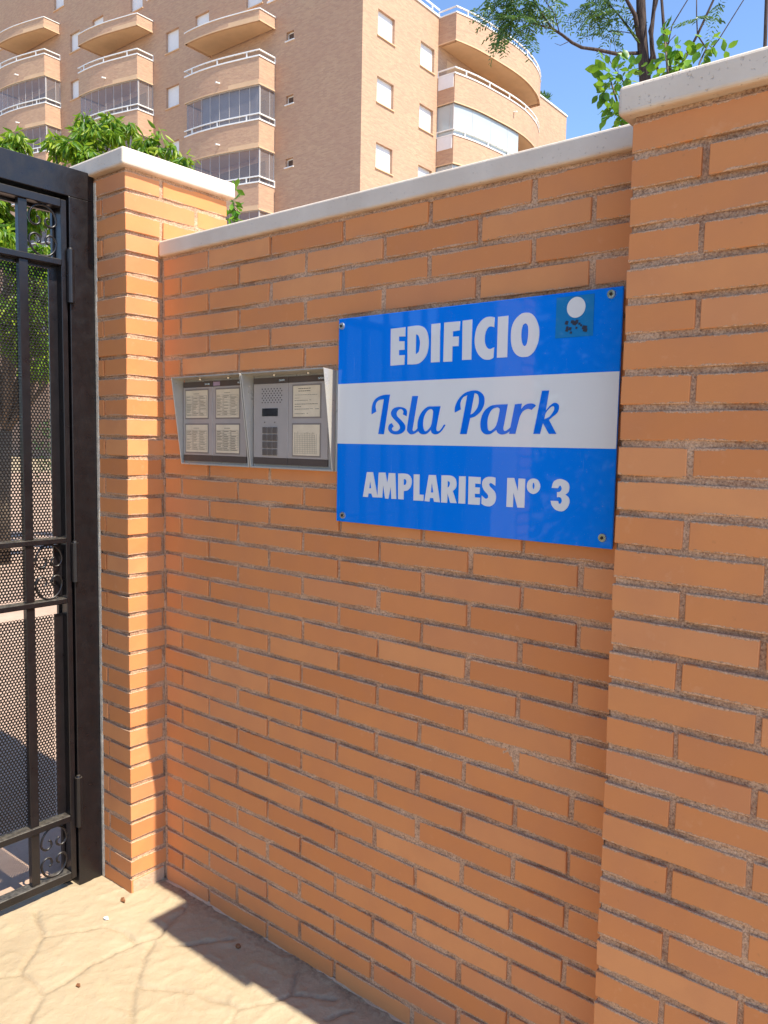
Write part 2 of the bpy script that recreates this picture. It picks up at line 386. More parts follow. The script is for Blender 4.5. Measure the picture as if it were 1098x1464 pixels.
def mortar_face(parent, u0, u1, z0, z1, tf, d0, seed, st=.006):
    us = np.linspace(u0, u1, max(2, int((u1-u0)/st))); zs = np.linspace(z0, z1, int((z1-z0)/st))
    U, Z = np.meshgrid(us, zs, indexing='ij')
    lo = smooth_noise(U+seed*3.3, Z, 9, 20+seed); md = smooth_noise(U, Z, 38, 21+seed); hi = smooth_noise(U, Z, 150, 22+seed)
    D = d0+.0055*np.clip((lo-.25)*1.6, 0, 1)+.0022*(md-.5)+.0018*(hi-.5)
    e = np.minimum(np.minimum(U-u0, u1-U), np.minimum(Z-z0, z1-Z)); D = np.maximum(D, .0022)
    P = tf(U, Z, D); n0, n1 = U.shape
    i, j = np.meshgrid(np.arange(n0-1), np.arange(n1-1), indexing='ij'); a = (i*n1+j).ravel()
    me = bpy.data.meshes.new('mortar'); fast(me, np.stack(P, -1).reshape(-1, 3), np.stack([a, a+n1, a+n1+1, a+1], 1))
    return link('mortar', me, MO, parent)
H = .1314; CRS = .06; J = .0108
# main wall: face Y=0, rows 0..32 below the coping underside at 1.98
wall = empty('brick_wall', (0, 0, 0), 'low orange brick wall between the two piers, carrying the blue sign', 'wall')
MB().box(-.0945, 1.50, .012, .235, -.05, 1.978).ob('wall_core', MO, wall)
mortar_face(wall, -.0945, 1.5, -.02, 1.9785, lambda U, Z, D: (U, D, Z), .0026, 1)
for r_ in range(33):
    zc = 1.98-CRS*(r_+.5)-.004 + .0
    js = [H*(2*k+1) for k in range(6)] if r_ % 2 == 0 else [H*2*k for k in range(7)]
    e = [-.083-J/2]+[j for j in js if j > -.02]+[1.50]
    for a, b in zip(e[:-1], e[1:]):
        if b-a < .02: continue
        a2 = a+.0064*random.uniform(.75, 1.25); b2 = b-.0064*random.uniform(.75, 1.25)
        dz = 0 if r_ < 32 else .004
        brick(wall, round(a2*2, 2)/2 if False else a2, b2, 0, .105, zc+dz) if False else None
        L = round((b2-a2)/.002)*.002; m = (a2+b2)/2
        brick(wall, m-L/2, m+L/2, 0, .105, zc)
# mortar fillet under the coping and along the corner
mb = MB(); mb.box(-.09, 1.46, .0025, .02, 1.968, 1.9795)
mb.ob('mortar_bed', MO, wall)
cp = MB().box(-.0935, 1.50, -.012, .262, 0, .0465).ob('coping', ST, wall, bevel=.006, seg=3, smooth=False); cp.location = (0, 0, 1.9795)

def pier(name, x0, x1, y0, y1, ztop, crs, n, label, left, base=True, cop_over=.02, copt=.05, face_x=True):
    p = empty(name, (0, 0, 0), label, 'brick pier')
    MB().box(x0+.012, x1-.012, y0+.012, y1-.0035, -.05, ztop+.001).ob('pier_core', MO, p)
    mortar_face(p, x0+.004, x1-.004, -.02, ztop+.0005, lambda U, Z, D: (U, y0+D, Z), .0026, 2 if left else 3)
    if left: mortar_face(p, y0+.004, y1-.004, -.02, ztop+.0005, lambda U, Z, D: (x1-D, U, Z), .0026, 4)
    else: mortar_face(p, y0+.004, y1-.004, -.02, ztop+.0005, lambda U, Z, D: (x0+D, U, Z), .0026, 5)
    w = .1185
    for k in range(n):
        zc = ztop-crs*(k+.5)-.003
        even = k % 2 == 0
        if left:   # visible corner at (x1, y0)
            # row A (even): stretcher along X on the corner ; row B: stretcher along Y on the corner
            if even:
                L = .248
                brick(p, x1-L, x1, y0, y0+w, zc, jit=False); brick(p, x0, x1-L-J, y0, y0+w, zc, jit=False)
                brick(p, x1-w, x1, y0+w+J, y0+w+J+.245, zc, jit=False)
            else:
                brick(p, x1-w, x1, y0, y0+.248, zc, jit=False); brick(p, x1-w, x1, y0+.248+J, y1, zc, jit=False)
                brick(p, x1-w-J-.243, x1-w-J, y0, y0+w, zc, jit=False)
        else:      # visible corner at (x0, y0), face -Y seen
            if even:
                brick(p, x0, x0+.248, y0, y0+w, zc); brick(p, x0+.248+J, x1, y0, y0+w, zc)
                brick(p, x0, x0+w, y0+w+J, y0+w+J+.245, zc)
            else:
                brick(p, x0, x0+w, y0, y0+.248, zc); brick(p, x0, x0+w, y0+.248+J, y1, zc)
                brick(p, x0+w+J, x1, y0, y0+w, zc)
    c = MB().box(x0-cop_over, x1+cop_over, y0-cop_over, y1+cop_over, 0, copt).ob('coping', ST, p, bevel=.007, seg=3); c.location = (0, 0, ztop+.0005)
    return p
pl = pier('brick_pier', -.4725, -.095, -.1235, .2525, 2.2145, CRS, 37, 'tall orange brick pier beside the black gate, its right face in sun', True)
MB().box(-.105, -.0945, -.1215, .0, -.02, .045).ob('plaster_base', PLAS, pl, bevel=.004)
MB().box(-.2625, -.2495, -.1265, -.12, 0, 2.2).ob('mortar_strip', simple('pale_mortar_strip', (.62, .54, .43), .95, var=.25, vs=60, bump=.004), pl, bevel=.002)
pr_ = pier('brick_pier', 1.436, 1.8135, -.1235, .2525, 1.986, .0609, 33, 'shaded orange brick pier at the right edge, overlapping the end of the blue sign', False, copt=.049)
# mortar splashed along the foot of the wall
fm = MB(); xs_ = np.arange(-.08, 1.435, .006); k0 = None
for i, x in enumerate(xs_):
    q_ = np.array([[x]]); z_ = np.array([[0.]])
    nz_ = lambda f, sd: float(smooth_noise(q_+5, z_+3, f, sd)[0, 0])
    a = .001+.011*max(0, nz_(9, 31)-.35)+.005*nz_(33, 32); b = .001+.020*max(0, nz_(8, 33)-.4)+.007*nz_(29, 34)
    fm.v += [(x, .002, a), (x, -b*.35, a*.35+.001), (x, -b, -.001)]
    if i: q = 3*i; fm.f += [(q-3, q-2, q+1, q), (q-2, q-1, q+2, q+1)]
fm.ob('mortar_fillet', PLAS, wall)
# ragged dark mortar in the corner between wall and pier
mb = MB(); z = .02
while z < 1.975:
    dz = random.uniform(.012, .04); mb.box(-.0952, -.084-random.uniform(-.001, .003), .0015+random.uniform(0, .003), .02, z, z+dz*.93); z += dz
mb.ob('mortar_joint', MO, wall)
# pier on the far side of the gateway (seen only as a reflection in the sign)
pier('brick_pier', -.4725, -.095, -2.36, -1.985, 2.2145, CRS, 36, 'orange brick pier closing the far side of the gateway, outside the frame', False)

# ---------------------------------------------------------------- gate
XG = -.262
fr = empty('gate_frame', (XG, -.16, 0), 'black steel gate frame, post and lintel, fixed to the left brick pier', 'gate frame')
fr.location = (0, 0, 0)
MB().box(XG-.055, XG, -.2055, -.1245, -.01, 2.141).ob('post', PT, fr, bevel=.002, seg=2)
MB().box(XG-.055, XG+.0004, -1.984, -.1243, 2.1412, 2.2245).ob('lintel', PT, fr, bevel=.002, seg=2)
MB().box(XG-.055, XG, -1.984, -1.903, -.01, 2.141).ob('post', PT, fr, bevel=.002, seg=2)

MB().box(XG-.055, XG-.043, -1.90, -.206, 2.096, 2.1405).ob('rebate', PT, fr)
MB().box(XG-.055, XG-.043, -.236, -.2058, .0, 2.095).ob('rebate', PT, fr)
def scroll_mesh():
    # C-scroll in the (y,z) plane, opening downwards, both ends curled inwards; unit half width 1
    pts = []
    a = []
    for k in range(15):                       # spiral end (right side)
        t = k/14; ang = radians(-250+t*250); rr = .16+.30*t
        a.append((.42+rr*cos(ang)*1.0, -.38+rr*sin(ang)*1.05))
    arc = []
    for k in range(1, 12):
        ang = radians(k*180/12); arc.append((.88*cos(ang), -.38+1.05*sin(ang)*.9))
    right = a; left = [(-y, z) for y, z in a[::-1]]
    return right+arc+left
SC = scroll_mesh()
def perf_sheet(parent, y0, y1, z0, z1, x):
    p = .0098; r0 = .0035; ny = int((y1-y0)/p); nz = int((z1-z0)/(p*.866))
    p = (y1-y0)/(ny+.5); dz = (z1-z0)/nz; 
    i, j = np.meshgrid(np.arange(ny), np.arange(nz), indexing='ij'); i = i.ravel(); j = j.ravel()
    cy = y0+p*(i+.5+.5*(j % 2)); cz = z0+dz*(j+.5)
    # cell ring (pointy-top hexagon) + hole ring, 6 points each; front skin, hole wall
    an = np.radians(np.arange(6)*60+30); R_ = p/math.sqrt(3)
    oy = R_*np.cos(an); oz = R_*np.sin(an)*(dz/(p*.866)); hy = r0*np.cos(an); hz = r0*np.sin(an)
    n = len(cy)
    V = np.zeros((n, 18, 3), np.float32)
    V[:, :6, 0] = x; V[:, :6, 1] = cy[:, None]+oy; V[:, :6, 2] = cz[:, None]+oz
    V[:, 6:12, 0] = x; V[:, 6:12, 1] = cy[:, None]+hy; V[:, 6:12, 2] = cz[:, None]+hz
    V[:, 12:, 0] = x-.0015; V[:, 12:, 1] = cy[:, None]+hy; V[:, 12:, 2] = cz[:, None]+hz
    q = []
    for k in range(6):
        k2 = (k+1) % 6; q += [(k, k2, 6+k2, 6+k), (6+k, 6+k2, 12+k2, 12+k)]
    F = (np.arange(n)*18)[:, None, None]+np.array(q)[None]
    me = bpy.data.meshes.new('perforated_sheet'); fast(me, V.reshape(-1, 3), F.reshape(-1, 4))
    return link('perforated_sheet', me, SHT, parent, 'stuff')
def gate_leaf(y_out, sgn, label, full=True):
    # y_out: hinge side edge; leaf runs towards sgn*Y
    g = empty('metal_gate', (0, 0, 0), label, 'gate')
    Wd = .86
    def yb(a, b): p, q = y_out+sgn*a, y_out+sgn*b; return (min(p, q), max(p, q))
    x1 = XG-.004; x0 = x1-.034
    a, b = yb(.004, .022)
    MB().box(x0, x1, a, b, .03, 2.128).ob('stile', PT, g, bevel=.0015)
    a, b = yb(Wd-.02, Wd)
    MB().box(x0, x1, a, b, .03, 2.128).ob('stile', PT, g, bevel=.0015)
    a, b = yb(.0225, Wd-.0205)
    for z, h in ((2.104, .024), (1.936, .018), (1.106, .017), (.919, .017), (.221, .021), (.03, .026)):
        MB().box(x0-.001, x1+.003, a, b, z, z+h).ob('rail', PT, g, bevel=.002)
    bars = [.135+.1425*k for k in range(6)]
    for c in bars:
        a, b = yb(c-.014, c+.012)
        for z0, z1 in ((.0565, .2205), (.2425, .9185), (.9365, 1.1055), (1.1235, 1.9355), (1.9545, 2.1035)):
            MB().box(x0+.010, x1-.004, a, b, z0, z1).ob('bar', PT, g, bevel=.001)
    # perforated infill sheets with a plain border strip
    xs = x0+.006
    for z0, z1 in ((.245, .885), (.94, 1.10), (1.125, 1.925)):
        a, b = yb(.050, Wd-.05)
        perf_sheet(g, a, b, z0, z1, xs)
        a2, b2 = yb(.0225, .049)
        MB().box(xs-.004, xs+.001, a2, b2, z0, z1).ob('sheet_border', PT, g)
        a2, b2 = yb(Wd-.049, Wd-.021)
        MB().box(xs-.004, xs+.001, a2, b2, z0, z1).ob('sheet_border', PT, g)
    a, b = yb(.0225, Wd-.021); MB().box(xs-.004, xs+.001, a, b, 1.9255, 1.9355).ob('sheet_border', PT, g)
    # scrollwork
    for z0, z1 in ((.0565, .2205), (.9365, 1.1055), (1.9545, 2.1035)):
        for fl in (0, 1):
            mid = (z0+z1)/2; hh = (z1-z0)/2; cy = y_out+sgn*.072; hw = .047
            pts = []
            for y, zz in SC:
                v = zz*hh*.62+hh*.38*.62
                zc = mid+(hh*.40 if fl == 0 else -hh*.40)
                pts.append((x1-.012, cy+y*hw, zc+(v if fl == 0 else -v)))
            m = MB().tube(pts, .0034, 6); m.ob('scroll', PT, g, smooth=True)
    # hinge barrels
    yh = y_out-sgn*.002
    for z0, z1 in ((1.83, 1.985), (.985, 1.105), (.20, .36)):
        h = MB().tube([(XG+.004, yh, z0), (XG+.004, yh, z1)], .011, 14).ob('hinge', PT, g, smooth=False)
        MB().tube([(XG+.004, yh, z1+.0005), (XG+.004, yh, z1+.006)], [.0085, .006], 12).ob('hinge_pin', PT, h)
    return g
gate_leaf(-.2075, -1, 'black steel gate leaf with scrollwork and perforated sheet at the left edge')
gate_leaf(-1.9005, 1, 'second black gate leaf, standing beyond the left edge of the frame')

# ---------------------------------------------------------------- sign
def poly_mesh(name, outlines, ext):
    cu = bpy.data.curves.new(name, 'CURVE'); cu.dimensions = '2D'; cu.fill_mode = 'BOTH'; cu.extrude = ext/2
    for ol in outlines:
        sp = cu.splines.new('POLY'); sp.points.add(len(ol)-1)
        for p, (x, z) in zip(sp.points, ol): p.co = (x, z, 0, 1)
        sp.use_cyclic_u = True
    tmp = bpy.data.objects.new(name, cu); COL.objects.link(tmp)
    dg = bpy.context.evaluated_depsgraph_get(); me = bpy.data.meshes.new_from_object(tmp.evaluated_get(dg))
    bpy.data.objects.remove(tmp); bpy.data.curves.remove(cu)
    co = np.empty(len(me.vertices)*3, np.float32); me.vertices.foreach_get('co', co); co = co.reshape(-1, 3)
    co = np.stack([co[:, 0], -co[:, 2], co[:, 1]], 1); me.vertices.foreach_set('co', co.ravel()); me.update(); me.name = name
    me.materials.clear(); return me
YS = -.016
sign = empty('name_sign', (1.02, YS, 1.48), 'large blue and white glossy sign reading EDIFICIO Isla Park AMPLARIES Nº 3', 'sign')
def sgn_ob(name, me, mat, parent=None):
    o = link(name, me, mat, parent or sign); o.matrix_parent_inverse = Matrix.Translation((-1.02, -YS, -1.48)); return o
sx0, sx1, sz0, sz1 = .660, 1.386, 1.2315, 1.7295
pan = sgn_ob('panel', MB().box(sx0, sx1, YS, YS+.005, sz0, sz1).mesh('panel', bevel=.0012), BLUE)
bk = sgn_ob('backing', MB().box(sx0+.003, sx1-.003, YS+.0052, YS+.0125, sz0+.003, sz1-.003).mesh('backing'), simple('sign_edge_tape', (.30, .30, .30), .4, metal=.4))
sgn_ob('white_band', MB().box(sx0+.0008, sx1-.0008, YS-.0005, YS+.001, 1.4250, 1.5712).mesh('white_band'), WSTR)
LET = [('E',[[(8262,16931),(8686,16936),(8691,16729),(8505,16738),(8508,16629),(8672,16618),(8677,16427),(8513,16428),(8516,16309),(8689,16305),(8679,16088),(8271,16082)]]),('D',[[(8757,16939),(8816,16942),(8901,16946),(8976,16947),(9033,16945),(9084,16940),(9128,16930),(9168,16918),(9204,16901),(9237,16876),(9270,16842),(9301,16800),(9326,16751),(9344,16694),(9357,16628),(9363,16563),(9362,16495),(9355,16424),(9341,16361),(9323,16307),(9298,16257),(9266,16213),(9226,16173),(9176,16136),(9129,16109),(9090,16093),(9049,16085),(9000,16081),(8924,16081),(8835,16085),(8773,16087)],[(8999,16753),(9018,16747),(9045,16738),(9069,16719),(9088,16685),(9105,16640),(9116,16596),(9120,16557),(9119,16516),(9115,16477),(9111,16436),(9104,16393),(9090,16359),(9063,16334),(9029,16316),(9005,16304)]]),('I',[[(9426,16945),(9666,16946),(9677,16098),(9436,16099)]]),('F',[[(9776,16950),(10195,16945),(10191,16753),(10011,16742),(10014,16627),(10175,16623),(10172,16415),(10011,16421),(10011,16093),(9775,16094)]]),('I',[[(10261,16951),(10507,16955),(10512,16105),(10275,16109)]]),('C',[[(11066,16952),(11043,16959),(11009,16969),(10971,16975),(10931,16977),(10884,16976),(10839,16967),(10795,16947),(10749,16917),(10709,16882),(10673,16841),(10641,16792),(10617,16737),(10600,16672),(10589,16598),(10585,16530),(10587,16467),(10596,16406),(10611,16350),(10632,16297),(10661,16245),(10693,16200),(10730,16162),(10772,16129),(10812,16105),(10851,16090),(10891,16083),(10927,16080),(10958,16080),(10987,16084),(11012,16090),(11033,16098),(11051,16108),(11064,16116),(11078,16332),(11054,16323),(11018,16310),(10985,16303),(10958,16305),(10932,16313),(10909,16329),(10886,16356),(10864,16393),(10848,16432),(10840,16473),(10837,16518),(10838,16560),(10841,16599),(10849,16637),(10859,16671),(10874,16702),(10893,16732),(10913,16754),(10933,16767),(10955,16772),(10978,16773),(11008,16768),(11041,16757),(11064,16750)]]),('I',[[(11149,16956),(11397,16958),(11401,16108),(11152,16111)]]),('O',[[(11826,16982),(11786,16985),(11745,16982),(11703,16970),(11656,16944),(11605,16907),(11564,16866),(11532,16822),(11506,16772),(11488,16717),(11477,16654),(11473,16583),(11474,16516),(11478,16451),(11488,16385),(11502,16326),(11523,16273),(11550,16222),(11580,16181),(11617,16148),(11660,16123),(11700,16104),(11736,16094),(11772,16091),(11807,16091),(11844,16091),(11884,16095),(11921,16108),(11959,16131),(11998,16163),(12031,16201),(12060,16245),(12084,16296),(12104,16349),(12118,16407),(12127,16470),(12131,16530),(12129,16587),(12121,16645),(12107,16699),(12087,16754),(12060,16810),(12032,16857),(12004,16895),(11973,16925),(11941,16949),(11905,16966),(11866,16977)],[(11802,16769),(11785,16765),(11764,16754),(11747,16735),(11735,16705),(11725,16664),(11719,16622),(11717,16577),(11717,16529),(11721,16483),(11729,16437),(11740,16392),(11753,16357),(11768,16333),(11786,16318),(11802,16312),(11818,16314),(11834,16324),(11847,16343),(11858,16374),(11866,16414),(11873,16457),(11877,16502),(11879,16550),(11880,16594),(11878,16634),(11874,16672),(11868,16703),(11859,16725),(11847,16742),(11835,16754),(11825,16764),(11815,16769)]]),('I',[[(8275,15413),(8226,15414),(8153,15415),(8082,15409),(8014,15396),(7943,15376),(7883,15351),(7836,15321),(7797,15285),(7767,15245),(7745,15201),(7731,15150),(7722,15101),(7718,15049),(7719,14996),(7721,14960),(7867,15027),(7857,15055),(7843,15097),(7836,15136),(7838,15170),(7847,15205),(7862,15234),(7886,15259),(7919,15280),(7956,15296),(8004,15304),(8058,15308),(8096,15311),(7939,14494),(8111,14489)]]),('s',[[(8780,14908),(8671,14951),(8678,14968),(8687,14994),(8688,15017),(8675,15038),(8653,15058),(8630,15071),(8605,15075),(8577,15073),(8551,15063),(8525,15045),(8499,15020),(8485,14993),(8482,14966),(8490,14935),(8510,14905),(8545,14873),(8593,14840),(8637,14807),(8676,14773),(8715,14736),(8741,14701),(8753,14665),(8754,14628),(8743,14596),(8721,14566),(8686,14538),(8644,14516),(8593,14500),(8532,14488),(8475,14485),(8421,14489),(8368,14502),(8324,14519),(8288,14543),(8258,14573),(8241,14603),(8238,14636),(8247,14672),(8262,14701),(8285,14723),(8316,14740),(8337,14751),(8408,14675),(8387,14661),(8359,14641),(8345,14621),(8353,14602),(8376,14581),(8404,14568),(8439,14562),(8481,14562),(8518,14568),(8549,14583),(8577,14606),(8591,14630),(8593,14657),(8582,14687),(8560,14719),(8520,14756),(8467,14797),(8420,14834),(8382,14868),(8348,14901),(8326,14933),(8317,14966),(8319,15000),(8330,15031),(8349,15057),(8378,15082),(8413,15100),(8457,15113),(8510,15119),(8561,15121),(8612,15118),(8664,15109),(8708,15096),(8743,15078),(8771,15054),(8788,15025),(8792,14986),(8785,14940)]]),('l',[[(8934,15362),(9099,15362),(9063,15167),(9012,14889),(8975,14683),(8959,14609),(8956,14599),(8959,14596),(8968,14578),(8983,14566),(9000,14561),(9020,14566),(9044,14579),(9065,14593),(9084,14611),(9101,14631),(9112,14645),(9132,14565),(9104,14550),(9063,14527),(9023,14509),(8987,14498),(8948,14490),(8913,14491),(8879,14503),(8846,14524),(8823,14552),(8807,14570),(8800,14597),(8808,14683),(8844,14893),(8897,15169)]]),('a',[[(9730,15119),(9676,15119),(9596,15120),(9524,15120),(9471,15122),(9422,15122),(9375,15112),(9325,15088),(9273,15053),(9228,15011),(9187,14960),(9150,14900),(9124,14839),(9108,14775),(9102,14707),(9103,14649),(9112,14603),(9130,14565),(9154,14536),(9185,14514),(9224,14500),(9264,14493),(9307,14495),(9352,14505),(9392,14520),(9428,14545),(9459,14576),(9480,14598),(9485,14579),(9494,14552),(9510,14529),(9536,14513),(9571,14501),(9606,14496),(9640,14498),(9677,14507),(9710,14522),(9742,14543),(9774,14569),(9802,14599),(9830,14635),(9857,14676),(9876,14704),(9842,14717),(9818,14684),(9782,14636),(9750,14599),(9724,14579),(9699,14567),(9678,14564),(9659,14568),(9644,14579),(9635,14598),(9630,14615),(9632,14641),(9642,14700),(9668,14831),(9705,15000)],[(9462,15063),(9430,15055),(9392,15036),(9357,15010),(9326,14972),(9296,14924),(9275,14873),(9263,14817),(9257,14754),(9258,14701),(9265,14656),(9279,14617),(9294,14589),(9309,14572),(9327,14565),(9348,14566),(9375,14578),(9405,14599),(9432,14623),(9455,14646),(9476,14674),(9494,14718),(9510,14792),(9525,14884),(9533,14956),(9535,14996),(9532,15017),(9522,15033),(9508,15050),(9487,15061)]]),('P',[[(10121,14977),(10120,15008),(10118,15054),(10126,15103),(10145,15154),(10173,15210),(10210,15261),(10255,15310),(10311,15357),(10370,15394),(10439,15419),(10517,15436),(10586,15444),(10644,15444),(10699,15435),(10747,15417),(10792,15391),(10833,15355),(10861,15314),(10876,15267),(10880,15211),(10875,15158),(10859,15105),(10833,15051),(10801,15003),(10758,14961),(10707,14922),(10658,14892),(10608,14872),(10558,14860),(10524,14853),(10448,14508),(10275,14506),(10440,15347),(10411,15338),(10369,15325),(10332,15304),(10303,15273),(10277,15234),(10262,15192),(10261,15140),(10270,15083),(10277,15043)],[(10620,15387),(10645,15381),(10681,15371),(10709,15351),(10726,15318),(10737,15274),(10740,15228),(10736,15177),(10724,15121),(10705,15071),(10675,15029),(10636,14990),(10602,14960),(10573,14942),(10547,14933),(10530,14927)]]),('a',[[(11451,15133),(11385,15133),(11288,15133),(11201,15130),(11135,15126),(11076,15118),(11021,15100),(10965,15070),(10911,15029),(10868,14980),(10834,14919),(10809,14847),(10795,14779),(10792,14715),(10799,14651),(10814,14600),(10839,14562),(10873,14533),(10910,14515),(10950,14504),(10995,14503),(11041,14511),(11096,14537),(11154,14575),(11194,14601),(11202,14583),(11215,14556),(11235,14535),(11264,14519),(11302,14507),(11339,14502),(11377,14507),(11418,14518),(11452,14532),(11482,14548),(11509,14567),(11526,14580),(11539,14656),(11515,14638),(11481,14611),(11450,14591),(11426,14581),(11404,14576),(11387,14579),(11374,14592),(11364,14612),(11360,14634),(11359,14645),(11364,14659),(11375,14711),(11398,14841),(11429,15013)],[(11177,15069),(11142,15062),(11100,15048),(11063,15022),(11029,14980),(10998,14924),(10977,14868),(10967,14808),(10966,14743),(10970,14689),(10975,14647),(10985,14612),(10999,14589),(11021,14578),(11048,14577),(11078,14589),(11114,14611),(11155,14646),(11191,14700),(11221,14793),(11247,14910),(11262,14997),(11264,15037),(11255,15051),(11242,15059),(11226,15068),(11204,15072)]]),('r',[[(11624,15130),(11784,15142),(11771,15024),(11791,15047),(11821,15081),(11854,15108),(11892,15125),(11935,15137),(11974,15143),(12010,15142),(12045,15135),(12071,15126),(12089,15115),(12101,15102),(12109,15094),(12016,15010),(11995,15018),(11964,15029),(11930,15032),(11891,15023),(11847,15005),(11810,14980),(11781,14942),(11756,14895),(11740,14862),(11654,14520),(11508,14519)]]),('k',[[(12240,15391),(12398,15393),(12339,14984),(12361,15013),(12395,15054),(12428,15088),(12462,15114),(12497,15136),(12531,15145),(12567,15140),(12603,15122),(12625,15096),(12632,15056),(12625,15006),(12608,14960),(12573,14922),(12525,14886),(12485,14857),(12455,14834),(12432,14816),(12417,14805),(12591,14525),(12428,14524),(12285,14742),(12227,14523),(12076,14522)],[(12310,14816),(12316,14849),(12325,14898),(12340,14942),(12366,14981),(12399,15018),(12430,15046),(12460,15066),(12489,15077),(12511,15077),(12524,15062),(12529,15034),(12525,15003),(12506,14966),(12476,14923),(12448,14889),(12425,14869),(12402,14857),(12380,14847),(12354,14835),(12328,14824)]]),('A',[[(7599,13576),(7791,13583),(7950,12981),(7794,12980),(7752,13065),(7661,13065),(7643,12974),(7483,12973)],[(7705,13370),(7745,13192),(7679,13189)]]),('M',[[(7970,13579),(8177,13587),(8241,13341),(8280,13580),(8477,13583),(8520,12979),(8376,12974),(8350,13255),(8279,12968),(8182,12972),(8115,13289),(8093,12985),(7944,12984)]]),('P',[[(8563,13579),(8610,13582),(8679,13586),(8742,13586),(8797,13582),(8849,13573),(8893,13555),(8928,13522),(8955,13478),(8970,13433),(8969,13384),(8956,13330),(8937,13284),(8912,13249),(8879,13220),(8846,13198),(8808,13186),(8766,13181),(8738,13178),(8739,12980),(8578,12980)],[(8731,13452),(8745,13454),(8765,13456),(8783,13451),(8799,13438),(8812,13418),(8818,13397),(8814,13373),(8801,13347),(8786,13329),(8769,13321),(8748,13319),(8734,13319)]]),('L',[[(9022,13579),(9190,13581),(9196,13121),(9318,13121),(9312,12982),(9029,12977)]]),('A',[[(9452,13580),(9648,13584),(9778,12978),(9617,12981),(9589,13062),(9497,13060),(9485,12976),(9345,12981)],[(9539,13417),(9591,13189),(9519,13185)]]),('R',[[(9802,13586),(9864,13589),(9954,13592),(10030,13590),(10084,13582),(10129,13568),(10163,13546),(10189,13511),(10206,13466),(10214,13424),(10213,13385),(10204,13347),(10189,13314),(10166,13288),(10137,13266),(10116,13252),(10228,12987),(10059,12983),(9980,13194),(9973,12979),(9811,12977)],[(9973,13468),(9988,13463),(10009,13456),(10025,13446),(10033,13433),(10036,13417),(10036,13400),(10032,13381),(10025,13361),(10015,13345),(10002,13333),(9987,13325),(9976,13319)]]),('I',[[(10277,13584),(10452,13588),(10455,12989),(10278,12986)]]),('E',[[(10527,13588),(10837,13586),(10838,13441),(10699,13443),(10698,13363),(10822,13361),(10817,13224),(10697,13221),(10700,13142),(10838,13142),(10831,12985),(10533,12982)]]),('S',[[(11209,13589),(11187,13593),(11154,13600),(11118,13603),(11079,13604),(11035,13603),(10996,13595),(10960,13580),(10926,13557),(10901,13531),(10886,13499),(10878,13461),(10878,13424),(10887,13387),(10904,13349),(10926,13313),(10959,13280),(10998,13248),(11027,13221),(11039,13198),(11042,13178),(11037,13161),(11024,13145),(11002,13131),(10977,13127),(10943,13143),(10904,13170),(10877,13190),(10874,13015),(10896,13004),(10929,12987),(10964,12976),(11004,12970),(11048,12968),(11088,12973),(11125,12986),(11162,13008),(11190,13035),(11212,13071),(11228,13114),(11235,13158),(11232,13202),(11220,13248),(11199,13290),(11163,13327),(11117,13361),(11082,13389),(11063,13413),(11054,13432),(11054,13448),(11063,13461),(11082,13471),(11105,13473),(11139,13458),(11180,13434),(11208,13418)]]),('N',[[(11496,13598),(11661,13605),(11758,13334),(11764,13598),(11923,13597),(11924,12996),(11759,12990),(11655,13300),(11653,12990),(11495,12987)]]),('o',[[(12112,13612),(12076,13607),(12038,13593),(12009,13572),(11986,13541),(11970,13500),(11964,13461),(11967,13421),(11980,13380),(12001,13347),(12034,13321),(12076,13300),(12117,13292),(12156,13299),(12196,13319),(12227,13344),(12251,13378),(12269,13420),(12274,13462),(12265,13504),(12244,13548),(12218,13581),(12187,13600),(12149,13610)],[(12116,13530),(12106,13517),(12097,13489),(12094,13460),(12100,13431),(12111,13400),(12121,13386),(12131,13401),(12142,13433),(12146,13463),(12139,13491),(12127,13518)]]),('3',[[(12532,13439),(12539,13472),(12550,13521),(12566,13561),(12592,13586),(12624,13605),(12657,13618),(12691,13626),(12729,13627),(12765,13623),(12803,13612),(12842,13595),(12874,13574),(12896,13549),(12912,13518),(12920,13486),(12921,13451),(12916,13412),(12905,13380),(12884,13354),(12857,13332),(12839,13318),(12858,13306),(12887,13289),(12909,13269),(12923,13245),(12933,13216),(12936,13186),(12931,13152),(12919,13113),(12902,13079),(12879,13047),(12851,13018),(12822,12996),(12793,12984),(12762,12978),(12730,12979),(12694,12984),(12654,12995),(12620,13011),(12591,13034),(12566,13063),(12546,13091),(12533,13123),(12525,13156),(12519,13178),(12683,13182),(12687,13169),(12692,13150),(12700,13136),(12712,13130),(12726,13128),(12739,13132),(12751,13144),(12762,13163),(12768,13183),(12766,13204),(12760,13228),(12750,13245),(12736,13256),(12719,13261),(12703,13264),(12686,13263),(12668,13260),(12657,13257),(12655,13360),(12671,13361),(12694,13363),(12714,13370),(12731,13384),(12746,13403),(12755,13422),(12755,13441),(12748,13461),(12740,13477),(12731,13489),(12720,13497),(12709,13497),(12696,13482),(12682,13458),(12672,13441)]])]
for k, (g, ols) in enumerate(LET):
    pts = [[(x*1e-4, z*1e-4) for x, z in o] for o in ols]
    isb = 8 <= k <= 15
    ext = .0008
    o = sgn_ob('letter', poly_mesh('letter', pts, ext), LETB if isb else LETW)
    o.location = (0, YS-(.0011 if isb else .0005), 0)
for x, z in ((.6715, 1.7115), (.683, 1.2475), (1.3632, 1.7165), (1.3655, 1.2525)):
    a = sgn_ob('screw', MB().tube([(x, YS-.0002, z), (x, YS-.0035, z)], [.0088, .0078], 20).mesh('screw'), CHROME)
    b = link('screw_socket', MB().tube([(x, YS-.0036, z), (x, YS-.0046, z)], [.0036, .0034], 6).mesh('screw_socket'), HOLE, a)
